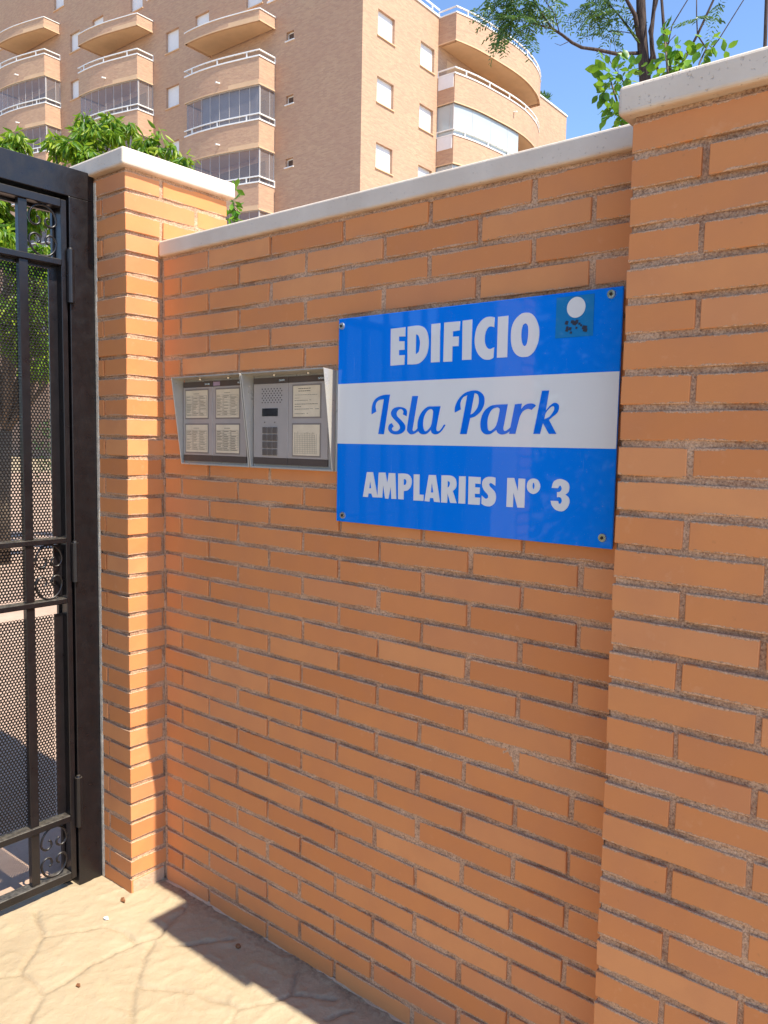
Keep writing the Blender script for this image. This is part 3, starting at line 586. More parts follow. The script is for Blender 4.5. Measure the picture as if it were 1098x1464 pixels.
# sticker
st = sgn_ob('sticker', MB().box(1.249, 1.3288, YS-.0011, YS-.0004, 1.642, 1.7212).mesh('sticker'), STK)
dp = [(1.292+.0195*cos(t*pi/16), 1.6985+.0200*sin(t*pi/16)) for t in range(32)]
d1_ = link('print', poly_mesh('print', [dp], .0004), WSTR, st); d1_.location = (0, YS-.0015, 0)
for k in range(16):
    cx = random.uniform(1.268, 1.315); cz = random.uniform(1.650, 1.672); w = random.uniform(.002, .0048)
    q = link('print', poly_mesh('print', [[(cx-w, cz-w*.5), (cx+w*.6, cz-w), (cx+w, cz+w*.7), (cx-w*.4, cz+w)]], .0003), INKS, st); q.location = (0, YS-.0015-.00002*k, 0)

# ---------------------------------------------------------------- entry phones
def phone(x0, x1, label, right):
    p = empty('entry_phone', ((x0+x1)/2, 0, 1.36), label, 'intercom', 'entry phone units in the twin hood')
    inv = Matrix.Translation((-(x0+x1)/2, 0, -1.36))
    def ob(n_, m, mat, par=None, **kw):
        o = link(n_, m.mesh(n_, **kw), mat, par or p)
        if par is None: o.matrix_parent_inverse = inv
        return o
    zt, zb = 1.606, 1.355; dt, db = -.050, -.015; t = .0028
    ob('back_box', MB().box(x0+.003, x1+.004, -.0045, .004, zb-.001, zt+.001), SILV, bevel=.0015)
    hood = MB()
    def side(xa, xb):
        hood.add([(xa,-.005,zb),(xb,-.005,zb),(xb,db,zb),(xa,db,zb),(xa,-.005,zt),(xb,-.005,zt),(xb,dt,zt+.004),(xa,dt,zt+.004)],
                 [(3,2,1,0),(4,5,6,7),(0,1,5,4),(1,2,6,5),(2,3,7,6),(3,0,4,7)])
    side(x0, x0+t); ob('hood_side', hood, SILV, bevel=.0008)
    hood = MB(); side(x1-t, x1); ob('hood_side', hood, SILV, bevel=.0008)
    rf = MB(); rf.add([(x0+t,-.005,zt-t),(x1-t,-.005,zt-t),(x1-t,dt,zt+.004-t),(x0+t,dt,zt+.004-t),(x0+t,-.005,zt),(x1-t,-.005,zt),(x1-t,dt,zt+.004),(x0+t,dt,zt+.004)],
                 [(3,2,1,0),(4,5,6,7),(0,1,5,4),(1,2,6,5),(2,3,7,6),(3,0,4,7)])
    ob('hood_top', rf, SILV)
    ob('hood_sill', MB().box(x0+t, x1-t, db, -.005, zb, zb+.004), SILV)
    for u in (.33, .74):
        xx = x0+(x1-x0)*u; ob('hood_screw', MB().tube([(xx, -.022, zt-.0035+.0012), (xx, -.022, zt-.0065)], [.006, .004], 12), CHROME)
    a, b, m = (x0+.0065, x1-.0125, (x0+x1)/2-.0085+.001)
    if right: a, b, m = (.3415, .6205, .4767)
    else: a, b, m = (.0265, .3085, .1640)
    for k, (u, v) in enumerate(((a, m-.0008), (m+.0008, b))):
        pl_ = ob('module', MB().box(u, v, -.0105, -.004, 1.3835, 1.5815), FACE, bevel=.0006)
        ob('header_strip', MB().box(u, v, -.0110, -.004, 1.5818, 1.5975), STRP, bevel=.0006)
        ob('footer_strip', MB().box(u, v, -.0110, -.004, 1.3655, 1.3832), STRP, bevel=.0006)
        ob('badge', MB().box(v-.034, v-.013, -.0118, -.0108, 1.5868, 1.5915), CHROME, bevel=.0003)
        cards = [] if (right and k == 0) else [(0, 1.4925, 1.572), (1, 1.3925, 1.4720)]
        for ci, z0, z1 in cards:
            if right: c0, c1 = .4975, .5945
            else: c0, c1 = ((.0395, .1420) if k == 0 else (.1815, .2812))
            ob('card_bezel', MB().box(c0-.004, c1+.004, -.0113, -.0104, z0-.004, z1+.004), CARDF)
            cd_ = ob('name_card', MB().box(c0, c1, -.0119, -.0112, z0, z1), CARD)
            pm = MB(); Yp = -.0121; w = c1-c0; h = z1-z0
            def pr(xa, xb, za, zb_): pm.box(c0+w*xa, c0+w*xb, Yp, Yp+.0001, z0+h*za, z0+h*zb_)
            if right and ci == 0:
                for xa, xb, zz, th in ((.2,.66,.90,.022),(.2,.66,.82,.022),(.06,.92,.70,.010),(.06,.24,.60,.010),(.06,.56,.52,.012),(.62,.68,.53,.014),(.06,.92,.40,.016),(.06,.3,.32,.016),(.06,.62,.24,.016),(.66,.74,.25,.014),(.84,.97,.24,.016),(.06,.44,.09,.014),(.52,.58,.10,.014)):
                    x = xa
                    while x < xb:
                        l = random.uniform(.03, .09); pr(x, min(x+l, xb), zz, zz+th); x += l+.015
                mat = INKD
            elif right:
                for q in range(11): pr(.05+.035*0, .92-.01*q, .06+.066*q, .066+.066*q)
                for q in range(14): pr(.06+.063*q, .068+.063*q, .06, .74+random.uniform(-.08, .04))
                mat = INK
            else:
                nr = 13 if ci == 0 else 12
                top = .80
                for q in range(nr+1): pr(.03, .97, .08+(top-.08)*q/nr, .087+(top-.08)*q/nr)
                for xx in (.03, .30, .34, .62, .66, .965): pr(xx, xx+.008, .08, top)
                for q in range(nr):
                    for xa, xb in ((.05, .28), (.36, .58), (.68, .93)):
                        if random.random() < .8:
                            zc = .08+(top-.08)*(q+.3)/nr; pr(xa, xa+(xb-xa)*random.uniform(.5, 1), zc, zc+.016)
                pr(.36, .62, .87, .885)
                mat = INKD if (k == 1 and ci == 1) else INK
            link('print', pm.mesh('print'), mat, cd_)
    if not right:
        ob('label_tab', MB().box(.168, .1975, -.0116, -.0109, 1.5835, 1.5945), LAV)
    else:
        ob('display', MB().box(.376, .4385, -.0113, -.0104, 1.4945, 1.5158), DISP, bevel=.0005)
        for r_ in range(4):
            for c_ in range(3):
                kx = .3793+c_*.0203; kz = 1.4655-r_*.0197
                ob('key', MB().box(kx, kx+.0175, -.0135, -.0104, kz-.0165, kz), KEY, bevel=.001)
        for xx in (.387, .427): ob('indicator_lamp', MB().tube([(xx, -.0104, 1.4785), (xx, -.0118, 1.4785)], .0014, 10), HOLE)
        gm = MB()
        for r_ in range(7):
            for c_ in range(7):
                gx = .376+c_*.0118+(.0059 if r_ % 2 else 0); gz = 1.5675-r_*.0060
                gm.tube([(gx, -.01035, gz), (gx, -.01075, gz)], .0019, 8)
        ob('speaker_holes', gm, HOLE)
    return p
phone(.0195, .3285, 'left entry phone unit, aluminium hood over four name cards', False)
phone(.3325, .6435, 'right entry phone unit with keypad, display and speaker, next to the blue sign', True)

# ---------------------------------------------------------------- apartment building
bld = empty('apartment_building', (-24.1036, 28.0, 0), 'tall orange brick apartment block with bowed balconies rising behind the wall', 'building', rz=radians(1.5))
def grid_wall(name, mat, u0, u1, z0, z1, holes, tf, depth, inward):
    """wall face with real openings: tf(u, z, d) -> local point, d = distance inwards"""
    us = sorted({u0, u1, *[h[0] for h in holes], *[h[1] for h in holes]}); zs = sorted({z0, z1, *[h[2] for h in holes], *[h[3] for h in holes]})
    mb = MB()
    for a, b in zip(us[:-1], us[1:]):
        for c, d in zip(zs[:-1], zs[1:]):
            mu, mz = (a+b)/2, (c+d)/2
            if mu < u0 or mu > u1 or mz < z0 or mz > z1: continue
            if any(h[0] < mu < h[1] and h[2] < mz < h[3] for h in holes): continue
            mb.add([tf(a, c, 0), tf(b, c, 0), tf(b, d, 0), tf(a, d, 0)], [(0, 1, 2, 3)])
    for a, b, c, d in holes:
        for (p, q) in (((a, c), (b, c)), ((b, c), (b, d)), ((b, d), (a, d)), ((a, d), (a, c))):
            mb.add([tf(*p, 0), tf(*p, depth), tf(*q, depth), tf(*q, 0)], [(0, 1, 2, 3)])
    return mb.ob(name, mat, bld)
front = lambda u, z, d: (u, d, z)
side = lambda u, z, d: (-d, u, z)
def window(kind, a, b, c, d, tf, glass=None):
    dp = .17
    m = MB(); A = tf(a, c, dp+.02); B = tf(b, d, dp-.015)
    m.box(min(A[0], B[0]), max(A[0], B[0]), min(A[1], B[1]), max(A[1], B[1]), c, d)
    w = m.ob('window', BLIND if glass is None else WHT, bld)
    A = tf(a-.06, c, dp); B = tf(b+.06, c, -.06)
    MB().box(min(A[0], B[0]), max(A[0], B[0]), min(A[1], B[1]), max(A[1], B[1]), c-.055, c-.002).ob('sill', SOFF if glass is None else WHT, w)
    if glass:
        f = .07; A = tf(a+f, c+f, dp-.013); B = tf(b-f, d-f, dp-.03)
        MB().box(min(A[0], B[0]), max(A[0], B[0]), min(A[1], B[1]), max(A[1], B[1]), c+f, d-f).ob('pane', DARK, w)
    else:      # slats of the roller blind
        sm = MB(); z = c+.05
        while z < d-.02:
            A = tf(a+.02, z, dp-.012); B = tf(b-.02, z, dp-.022)
            sm.box(min(A[0], B[0]), max(A[0], B[0]), min(A[1], B[1]), max(A[1], B[1]), z, z+.012); z += .085
        sm.ob('blind_slats', BLIND, w, 'stuff')
TOPA, TOPB, TOPC = 24.2, 27.6, 35.
FH = [[], [], []]          # openings by block: x ranges (-6.5,0), (-16.9,-6.5), (-60,-16.9)
small = [(-5.1, -4.56, 21.93-3.14*k, 22.37-3.14*k) for k in range(6)]
FH[0] += small
colA = [(-15.1, -13.9, 24.06-3.13*k, 25.26-3.13*k) for k in range(7)]
FH[1] += colA+[(-12.4, -11.2, 24.2, 25.36), (-8.17, -6.91, 24.42, 25.62)]
colB = [(-25.4, -24.2, 26.95-3.02*k, 28.15-3.02*k) for k in range(8)]
colC = [(-35.7, -34.5, 29.8-3.02*k, 31.0-3.02*k) for k in range(9)]
FH[2] += colB+colC+[(-22.75, -21.5, 27.05, 28.25), (-27.3, -26.1, 30.2, 31.4), (-32.7, -31.5, 29.65, 30.86), (-18.6, -17.35, 27.4, 28.6), (-22.8, -21.55, 30.2, 31.4)]
for (u0, u1, top), hs in zip(((-6.5, 0, TOPA), (-16.9, -6.5, TOPB), (-62, -16.9, TOPC)), FH):
    grid_wall('wall', FB, u0, u1, 0, top, hs, front, .2, True)
    for h in hs: window('f', *h, front, glass=True if (h[1]-h[0]) < .8 else None)
SH = [(1.17, 2.50, 21.27-3.13*k, 22.50-3.13*k) for k in range(6)]+[(4.74, 6.0, 21.18-3.13*k, 22.42-3.13*k) for k in range(6)]
grid_wall('wall', FB, 0, 22.1, 0, TOPA, SH, side, .2, True)
for h in SH: window('s', *h, side)
mb = MB(); mb.box(-61.8, -17.1, .21, 22, 0, TOPC-.02).ob('wall', FB, bld)
MB().box(-16.9, -6.7, .21, 22, 0, TOPB-.02).ob('wall', FB, bld)
MB().box(-6.6, -.21, .21, 22.05, 0, TOPA-.02).ob('wall', FB, bld)
MB().box(-6.5, .06, -.06, 22.15, TOPA, TOPA+.09).ob('roof', WHT, bld)
MB().box(-16.9, -6.45, -.06, 22.1, TOPB, TOPB+.09).ob('roof', WHT, bld)
MB().box(-62, -16.85, -.06, 22.1, TOPC, TOPC+.09).ob('roof', WHT, bld)
def rail_run(pts, z, parent, h=.30, post=1.9, r=.035, name='railing'):
    m = MB(); P = [Vector((x, y, 0)) for x, y in pts]
    for zz, hh in ((z+h, .06), (z+.02, .07)):
        for a, b in zip(P[:-1], P[1:]):
            d = (b-a).normalized(); n_ = Vector((-d.y, d.x, 0))*.035; a2 = a-d*.02; b2 = b+d*.02
            m.add([(*(a2+n_)[:2], zz-hh), (*(b2+n_)[:2], zz-hh), (*(b2-n_)[:2], zz-hh), (*(a2-n_)[:2], zz-hh),
                   (*(a2+n_)[:2], zz), (*(b2+n_)[:2], zz), (*(b2-n_)[:2], zz), (*(a2-n_)[:2], zz)],
                  [(3,2,1,0),(4,5,6,7),(0,1,5,4),(1,2,6,5),(2,3,7,6),(3,0,4,7)])
    L = 0
    for a, b in zip(P[:-1], P[1:]):
        l = (b-a).length; k = 0
        while L+post*.0 <= l+1e-6 and L < l:
            q = a+(b-a)*(L/l); m.box(q.x-.03, q.x+.03, q.y-.03, q.y+.03, z, z+h-.05); L += post
        L -= l
    return m.ob(name, WHT, parent)
def arc(pts, n=3):
    out = []
    for i in range(len(pts)-1):
        p0 = pts[max(i-1, 0)]; p1 = pts[i]; p2 = pts[i+1]; p3 = pts[min(i+2, len(pts)-1)]
        for k in range(n):
            t = k/n; out.append(tuple(.5*((2*b)+(-a+c)*t+(2*a-5*b+4*c-d)*t*t+(-a+3*b-3*c+d)*t**3) for a, b, c, d in zip(p0, p1, p2, p3)))
    return out+[pts[-1]]
def strip(m, pts, z0, z1, t):
    P = [Vector((x, y)) for x, y in pts]; k = len(P); N = []
    for i in range(k):
        d = (P[min(i+1, k-1)]-P[max(i-1, 0)]).normalized(); N.append(Vector((-d.y, d.x)))
    I = [p+n_*t for p, n_ in zip(P, N)]
    for i in range(k-1):
        a, b, c, d = P[i], P[i+1], I[i+1], I[i]
        m.add([(a.x, a.y, z0), (b.x, b.y, z0), (c.x, c.y, z0), (d.x, d.y, z0), (a.x, a.y, z1), (b.x, b.y, z1), (c.x, c.y, z1), (d.x, d.y, z1)],
              [(3,2,1,0),(4,5,6,7),(0,1,5,4),(1,2,6,5),(2,3,7,6),(3,0,4,7)])
def balcony(foot, ends, z0, z1, rail=True, drain=None, flip=1):
    """foot: outer curve; ends: the two wall points. brick parapet with slab"""
    m = MB()
    strip(m, foot, z0+.0, z1, .13*flip)
    strip(m, [ends[0], foot[0]], z0, z1, .13*flip); strip(m, [foot[-1], ends[1]], z0, z1, .13*flip)
    o = m.ob('balcony', FB, bld)
    cx = sum(p[0] for p in foot)/len(foot); cy = sum(p[1] for p in foot)/len(foot)
    inn = [(p[0]+(cx-p[0])*.01, p[1]+(cy-p[1])*.05) for p in [ends[0]]+foot+[ends[1]]]
    MB().prism(inn if flip < 0 else inn[::-1], z0+.006, z0+.22).ob('slab', SOFF, o)
    lip = MB(); strip(lip, [ends[0]]+foot+[ends[1]], z0-.03, z0+.035, -.03*flip); lip.ob('drip_edge', SOFF, o)
    if rail: rail_run([ends[0]]+foot+[ends[1]], z1, o)
    else:
        k = MB(); strip(k, [ends[0]]+foot+[ends[1]], z1, z1+.05, -.04*flip); k.ob('parapet_cap', WHT, o)
    if drain:
        d = Vector(drain[:2]); n_ = Vector(drain[2:4])
        MB().tube([(d.x, d.y, drain[4]), (d.x+n_.x*.28, d.y+n_.y*.28, drain[4]-.03)], .045, 8).ob('drain_pipe', WHT, o)
    return o
def glazing(foot, ends, z0, z1, npan, mat, parent, full=True, curt=False):
    P = [ends[0]]+foot+[ends[1]]
    g = MB()
    for a, b in zip(P[:-1], P[1:]): g.add([(*a, z0), (*b, z0), (*b, z1), (*a, z1)], [(0, 1, 2, 3)])
    o = g.ob('glazing', mat, parent)
    V = [Vector(p) for p in P]; L = sum((b-a).length for a, b in zip(V[:-1], V[1:])); m = MB(); stp = L/npan; s = 0; acc = stp*.5
    for a, b in zip(V[:-1], V[1:]):
        l = (b-a).length
        while acc <= l:
            q = a+(b-a)*(acc/l); m.box(q.x-.011, q.x+.011, q.y-.011, q.y+.011, z0, z1); acc += stp
        acc -= l
    for q in (V[0], V[1], V[-1]): m.box(q.x-.024, q.x+.024, q.y-.024, q.y+.024, z0, z1)
    if full: strip(m, P, z1-.06, z1, .05)
    m.ob('mullion', MUL, parent)
    return o
FT = arc([(-5.9, -1.13), (-6.94, -1.36), (-8.45, -1.66), (-9.8, -1.80), (-11.05, -1.80)], 3)
FTe = ((-5.9, 0), (-11.05, 0))
for bi, (xo, rim0, rim1, ptop) in enumerate(((0, 22.78, 23.32, 21.07), (-10.42, 25.63, 26.25, 24.02), (-20.75, 28.55, 29.17, 26.89), (-31.1, 31.4, 32.0, 29.8))):
    foot = [(x+xo, y) for x, y in FT]; en = tuple((x+xo, y) for x, y in FTe)
    balcony(foot, en, rim0, rim1, rail=False, flip=-1)
    for k in range(7):
        t = ptop-3.125*k
        if t < 1: break
        o = balcony(foot, en, t-1.39, t, drain=(-8.37+xo, -1.62, 0, -1, t-.95), flip=-1)
        if k == 0:
            MB().box(xo-10.2, xo-7.2, .19, .23, t-1.1, rim0).ob('balcony_door', DARK, bld)
            continue
        ins = [(x, y+.09) for x, y in foot]; ine = ((en[0][0]-.06, 0), (en[1][0]+.06, 0))
        ins[0] = (ins[0][0]-.06, ins[0][1]); ins[-1] = (ins[-1][0]+.06, ins[-1][1])
        ztop = t+3.125-1.39
        glazing(ins, ine, t, ztop, 12, DGL, o)
        MB().box(xo-10.4, xo-6.6, -.03, -.005, t, ztop-.25).ob('balcony_door', DARK, bld)
        if bi == 0 and k == 1:
            m = MB(); b2 = [(x+ (0 if i else -.06), y+.10) for i, (x, y) in enumerate(ins[:-3])]
            strip(m, b2, t, ztop, -.02); m.ob('grey_blind', GREYB, bld)
# bowed balconies on the sunny side
SF = arc([(1.10, 6.37), (1.50, 7.9), (1.74, 9.8), (1.88, 11.6), (1.82, 13.2), (1.5, 14.9), (1.0, 16.2)], 3)
SE = ((0, 6.37), (0, 16.2))
o = balcony(SF, SE, 22.78, 24.2, drain=None, flip=1)
for k in range(6):
    t = 21.13-3.15*k
    o = balcony(SF, SE, t-1.50, t, drain=(1.80, 11.4, 1, 0, t-.55), flip=1)
    MB().box(.06, 1.02, 6.335, 6.368, t-.72, t-.06).ob('end_panel', BLIND, o)
    if k >= 1:
        part = [(x-.08, y) for x, y in SF if y < 12.6]; part[0] = (part[0][0], 6.44)
        g = glazing(part, ((0, 6.44), (0.6, part[-1][1])), t, t+1.64, 5, CGL, o)
        # pleated curtains behind the glass
        cm = MB(); yy = 6.6; xs_ = []
        while yy < 12.4:
            xs_.append(yy); yy += .11
        q = []
        for i, y in enumerate(xs_):
            x = float(np.interp(y, [p[1] for p in SF[:13]], [p[0] for p in SF[:13]]))-.2-(.05 if i % 2 else 0)
            q.append((x, y))
        strip(cm, q, t+.05, t+1.62, .01); cm.ob('curtain', WHT, bld)
    MB().box(-.02, .012, 7.2, 12.0, t-.9, t+1.2).ob('balcony_door', SOFF, bld)
rail_run([(.02, -.02), (.02, 6.34)], TOPA+.09, bld, h=.33, name='railing')
rail_run([(-.1, 16.3), (-.1, 22.05)], TOPA+.09, bld, h=.12, name='railing')
# low terrace block beyond
nb = empty('neighbouring_block', (-30.5, 62, 0), 'pale low roof edge just visible above the wall, left of the broad leaved shrub', 'building')
MB().box(-1, 26, 0, 12, 0, 26.6).ob('wall', simple('pale_render', (.62, .60, .58), .9, var=.05, vs=.6), nb)
MB().box(-1.2, 26.2, -.2, 12.2, 26.6, 27.0).ob('roof', simple('grey_roof_edge', (.45, .46, .48), .8), nb)

# ---------------------------------------------------------------- foliage
def leaves(name, pos, dirs, ln, wd, mat, parent, kind='stuff', fold=.25, seed=1):
    r = np.random.default_rng(seed); n = len(pos)
    d = dirs/np.linalg.norm(dirs, axis=1)[:, None]
    rv = r.normal(size=(n, 3)); s = np.cross(d, rv); s /= np.linalg.norm(s, axis=1)[:, None]+1e-9; nn = np.cross(d, s)
    ln = ln*(.7+.6*r.random(n)); wd = wd*(.7+.6*r.random(n)); L = ln[:, None]; Wd = wd[:, None]
    cv = r.normal(0, .18, n)[:, None]
    V = np.stack([pos, pos+d*L*.3+s*Wd*.5+nn*Wd*fold, pos+d*L*.3-s*Wd*.5+nn*Wd*fold, pos+d*L*.36,
                  pos+d*L*.68+s*Wd*.36+nn*(Wd*fold+L*cv*.3), pos+d*L*.68-s*Wd*.36+nn*(Wd*fold+L*cv*.3), pos+d*L*.7+nn*L*cv*.35, pos+d*L+nn*L*cv], 1)
    T = np.array([(0,3,1,1),(0,2,3,3)]); Q = np.array([(1,3,6,4),(3,2,5,6)]); E_ = np.array([(4,6,7),(6,5,7)])
    me = bpy.data.meshes.new(name)
    tri = np.array([(0,3,1),(0,2,3),(1,3,6),(1,6,4),(3,2,5),(3,5,6),(4,6,7),(6,5,7)])
    F = (np.arange(n)*8)[:, None, None]+tri[None]
    fast(me, V.reshape(-1, 3), F.reshape(-1, 3)); me.shade_smooth()
    return link(name, me, mat, parent, kind)
def puff(c, rad, n, r, flat=.8):
    v = r.normal(size=(n, 3)); v /= np.linalg.norm(v, axis=1)[:, None]
    return np.array(c)+v*(rad*(r.random(n)**.45))[:, None]*np.array([1, 1, flat])
def leafy_tree(name, base, clumps, label, dens, seed, ll=.125, lw=.036, mat=None, sub=7):
    r = np.random.default_rng(seed)
    t = empty(name, base, label, 'tree'); B = np.array(base)
    top = np.mean([c[:3] for c in clumps], axis=0)-B
    fork = np.array([top[0]*.35, top[1]*.35, max(.8, top[2]*.42)])
    MB().tube([(0, 0, -.05), tuple(fork*.5+np.array([.05, -.03, 0])), tuple(fork)], [.10, .08, .065], 9).ob('trunk', BK2, t, smooth=True)
    P = []; D = []
    for c in clumps:
        cc = np.array(c[:3])-B; mid = fork*.45+cc*.55+np.array([0, 0, -.12])+r.normal(0, .07, 3)
        MB().tube([tuple(fork), tuple(mid), tuple(cc)], [.04, .022, .008], 6).ob('branch', BK2, t, smooth=True)
        # sub clusters give an uneven outline
        for s_ in range(sub):
            v = r.normal(size=3); v /= np.linalg.norm(v); sc = cc+v*c[3]*(.35+.65*r.random())*np.array([1, 1, .85])
            n = int(dens*c[3]**2*(.4+1.2*r.random()))
            p = puff(sc, c[3]*(.28+.25*r.random()), n, r); P.append(p)
            out = (p-sc); out /= np.linalg.norm(out, axis=1)[:, None]+1e-6
            D.append(out*.6+r.normal(0, .35, (n, 3))+np.array([0, 0, -.85]))
    leaves('foliage', np.concatenate(P), np.concatenate(D), ll, lw, mat or LF1, t, seed=seed)
    return t
leafy_tree('leafy_tree', (-6.3, 3.6, 0), [(*(-6.539, 3.596, 4.885), .24), (*(-6.726, 3.595, 5.082), .13), (*(-6.616, 3.940, 5.038), .17), (*(-6.539, 3.749, 5.086), .13), (*(-6.495, 3.337, 4.571), .24), (*(-6.317, 4.156, 4.765), .20), (*(-6.078, 4.337, 4.639), .15), (*(-6.265, 3.914, 4.545), .22), (*(-6.619, 3.211, 4.350), .2), (*(-6.329, 3.597, 4.510), .25), (*(-6.225, 4.247, 4.907), .16), (*(-6.079, 4.477, 4.726), .13), (*(-6.780, 3.245, 4.681), .16)],
    'green drooping leaf tree directly behind the left pier coping', 900, 11)
leafy_tree('leafy_tree', (-6.9, 2.6, 0), [(*(-6.949, 2.713, 4.651), .20), (*(-6.814, 2.815, 4.578), .15), (*(-6.820, 2.663, 4.426), .17), (*(-7.004, 2.508, 4.384), .3), (*(-6.417, 2.563, 4.054), .26), (*(-6.142, 2.772, 3.894), .33), (*(-6.238, 2.397, 3.579), .38), (*(-6.202, 3.095, 3.741), .28), (*(-6.070, 2.485, 3.122), .36), (*(-5.985, 2.792, 2.918), .3), (*(-6.118, 2.390, 2.626), .32), (*(-6.056, 2.956, 2.585), .25), (*(-6.074, 2.654, 2.335), .3), (*(-6.804, 2.189, 3.551), .45), (*(-6.698, 2.195, 2.828), .4)],
    'bright green leafy tree seen through the open top of the gate', 900, 12)
# shaded hedge inside the garden
def hedge(base, size, label, seed, n=7000, name='garden_hedge'):
    r = np.random.default_rng(seed); h = empty(name, base, label, 'hedge')
    p = np.stack([r.uniform(0, size[0], n), r.uniform(0, size[1], n), r.uniform(0, 1, n)**.7*size[2]], 1)
    p[:, 2] *= .8+.35*np.array([math.sin(x*1.7)*.5+.5 for x in p[:, 0]])
    leaves('foliage', p, r.normal(0, 1, (n, 3))+np.array([0, 0, .3]), .11, .045, LF2, h, seed=seed)
    return h
hedge((-22, 10.5, 0), (13, 1.2, 1.7), 'dark clipped hedge across the garden, seen through the perforated gate', 21)
hedge((-.75, -8.5, 0), (.95, 5.9, 2.9), 'tall dark hedge added outside the frame beyond the gateway, to darken the reflection in the sign', 22, 16000, 'added_unseen_hedge')  # unseen, added so the glossy sign mirrors something dark here
# feathery tree on the right
ft = empty('feathery_tree', (-1.25, 6.75, 0), 'thin feathery leaved tree with bare dark stems behind the right wall', 'tree')
def rel(pts, b): return [tuple(np.array(p)-np.array(b)) for p in pts]
FB0 = (-1.25, 6.75, 0)
MB().tube(rel([(-1.25, 6.75, -.05), (-1.24, 6.72, 2), (-1.262, 6.608, 4.618), (-1.323, 6.621, 5.183), (-1.372, 6.624, 5.571), (-1.409, 6.637, 5.959), (-1.474, 6.679, 6.808)], FB0), [.10, .09, .062, .058, .052, .046, .03], 10).ob('trunk', BK1, ft, smooth=True)
for pts, r0, r1 in (
    ([(-1.313, 6.613, 5.041), (-1.257, 6.631, 5.371), (-1.282, 6.634, 5.582), (-1.279, 6.676, 5.934), (-1.328, 6.767, 6.528)], .030, .015),
    ([(-1.375, 6.609, 5.465), (-1.421, 6.542, 5.775), (-1.475, 6.446, 5.900), (-1.581, 6.390, 6.177)], .030, .012),
    ([(-1.385, 6.608, 5.521), (-1.501, 6.660, 5.685), (-1.601, 6.596, 5.840), (-1.705, 6.526, 5.974)], .018, .006),
    ([(-1.394, 6.589, 5.422), (-1.519, 6.350, 5.361), (-1.626, 6.130, 5.349), (-1.692, 5.942, 5.316), (-1.720, 5.789, 5.311), (-1.748, 5.638, 5.331), (-1.824, 5.582, 5.389), (-1.893, 5.537, 5.494), (-1.999, 5.472, 5.690), (-2.087, 5.417, 5.854)], .020, .007),
    ([(-1.824, 5.582, 5.389), (-1.960, 5.475, 5.432), (-2.103, 5.372, 5.562), (-2.225, 5.278, 5.618)], .010, .004),
    ([(-1.769, 5.622, 5.344), (-1.767, 5.508, 5.474), (-1.869, 5.442, 5.635)], .006, .003),
    ([(-1.814, 5.591, 5.396), (-1.908, 5.668, 5.616), (-1.961, 5.643, 5.783)], .005, .003),
    ([(-1.752, 5.763, 5.317), (-1.806, 5.714, 5.282), (-1.849, 5.681, 5.301)], .004, .0015),
    ([(-1.037, 6.586, 5.093), (-1.118, 6.564, 5.492), (-1.164, 6.566, 5.850), (-1.203, 6.580, 6.263)], .020, .012),
    ([(-1.174, 6.610, 5.152), (-1.236, 6.589, 5.416), (-1.280, 6.572, 5.590), (-1.240, 6.636, 5.871), (-1.225, 6.668, 6.046)], .014, .008),
    ([(-0.920, 6.416, 5.041), (-0.859, 6.486, 5.217), (-0.794, 6.561, 5.407), (-0.698, 6.678, 5.746), (-0.615, 6.780, 6.050)], .014, .009),
    ([(-0.724, 6.606, 5.288), (-0.794, 6.561, 5.407), (-0.813, 6.567, 5.595), (-0.832, 6.582, 5.877)], .008, .005),
    ([(-1.092, 6.570, 5.355), (-1.067, 6.619, 5.604), (-0.967, 6.729, 5.855), (-0.890, 6.816, 6.064)], .007, .004),
    ([(-0.677, 6.499, 5.157), (-0.596, 6.584, 5.319), (-0.442, 6.753, 5.694), (-0.368, 6.836, 5.895)], .006, .004),
    ([(-1.033, 6.635, 5.508), (-1.072, 6.597, 5.452), (-1.102, 6.560, 5.334)], .004, .003),
    ([(-1.352, 6.184, 4.984), (-1.435, 6.131, 5.118), (-1.490, 6.098, 5.226), (-1.557, 6.049, 5.279)], .007, .002),
    ([(-1.400, 6.154, 5.064), (-1.428, 6.151, 5.241), (-1.453, 6.145, 5.376)], .003, .001), ([(-1.472, 6.109, 5.185), (-1.480, 6.115, 5.308), (-1.477, 6.130, 5.410)], .003, .001),
    ([(-1.446, 6.568, 5.619), (-1.541, 6.493, 5.638), (-1.628, 6.420, 5.628)], .005, .002)):
    k = len(pts); MB().tube(rel(pts, FB0), [r0+(r1-r0)*i/(k-1) for i in range(k)], 6).ob('branch', BK1, ft, smooth=True)
def fronds(tree, base, clusters, seed):
    r = np.random.default_rng(seed); P = []; D = []; 
    for c in clusters:
        cc = np.array(c[:3]); R_ = c[3]
        for k in range(int(c[4]*.8)):
            st_ = cc+r.normal(0, R_*.42, 3); d = np.array([r.normal(), r.normal(), -.35+.5*r.normal()]); d /= np.linalg.norm(d)
            L = .20+.14*r.random(); sd = np.cross(d, [0, 0, 1]); sd /= np.linalg.norm(sd)+1e-9
            for i in range(11):
                t = (i+.6)/11; q = st_+d*L*t+np.array([0, 0, -.10*L*t*t*3])
                for s_ in (-1, 1):
                    w = .065*math.sin(.35+t*2.5)
                    dd = sd*s_+d*.45+np.array([0, 0, -.35])
                    for u in (0, .5):
                        P.append(q+dd*w*u-np.array(base)); D.append(dd+r.normal(0, .12, 3))
    leaves('foliage', np.array(P), np.array(D), .038, .013, LF2, tree, seed=seed, fold=.1)
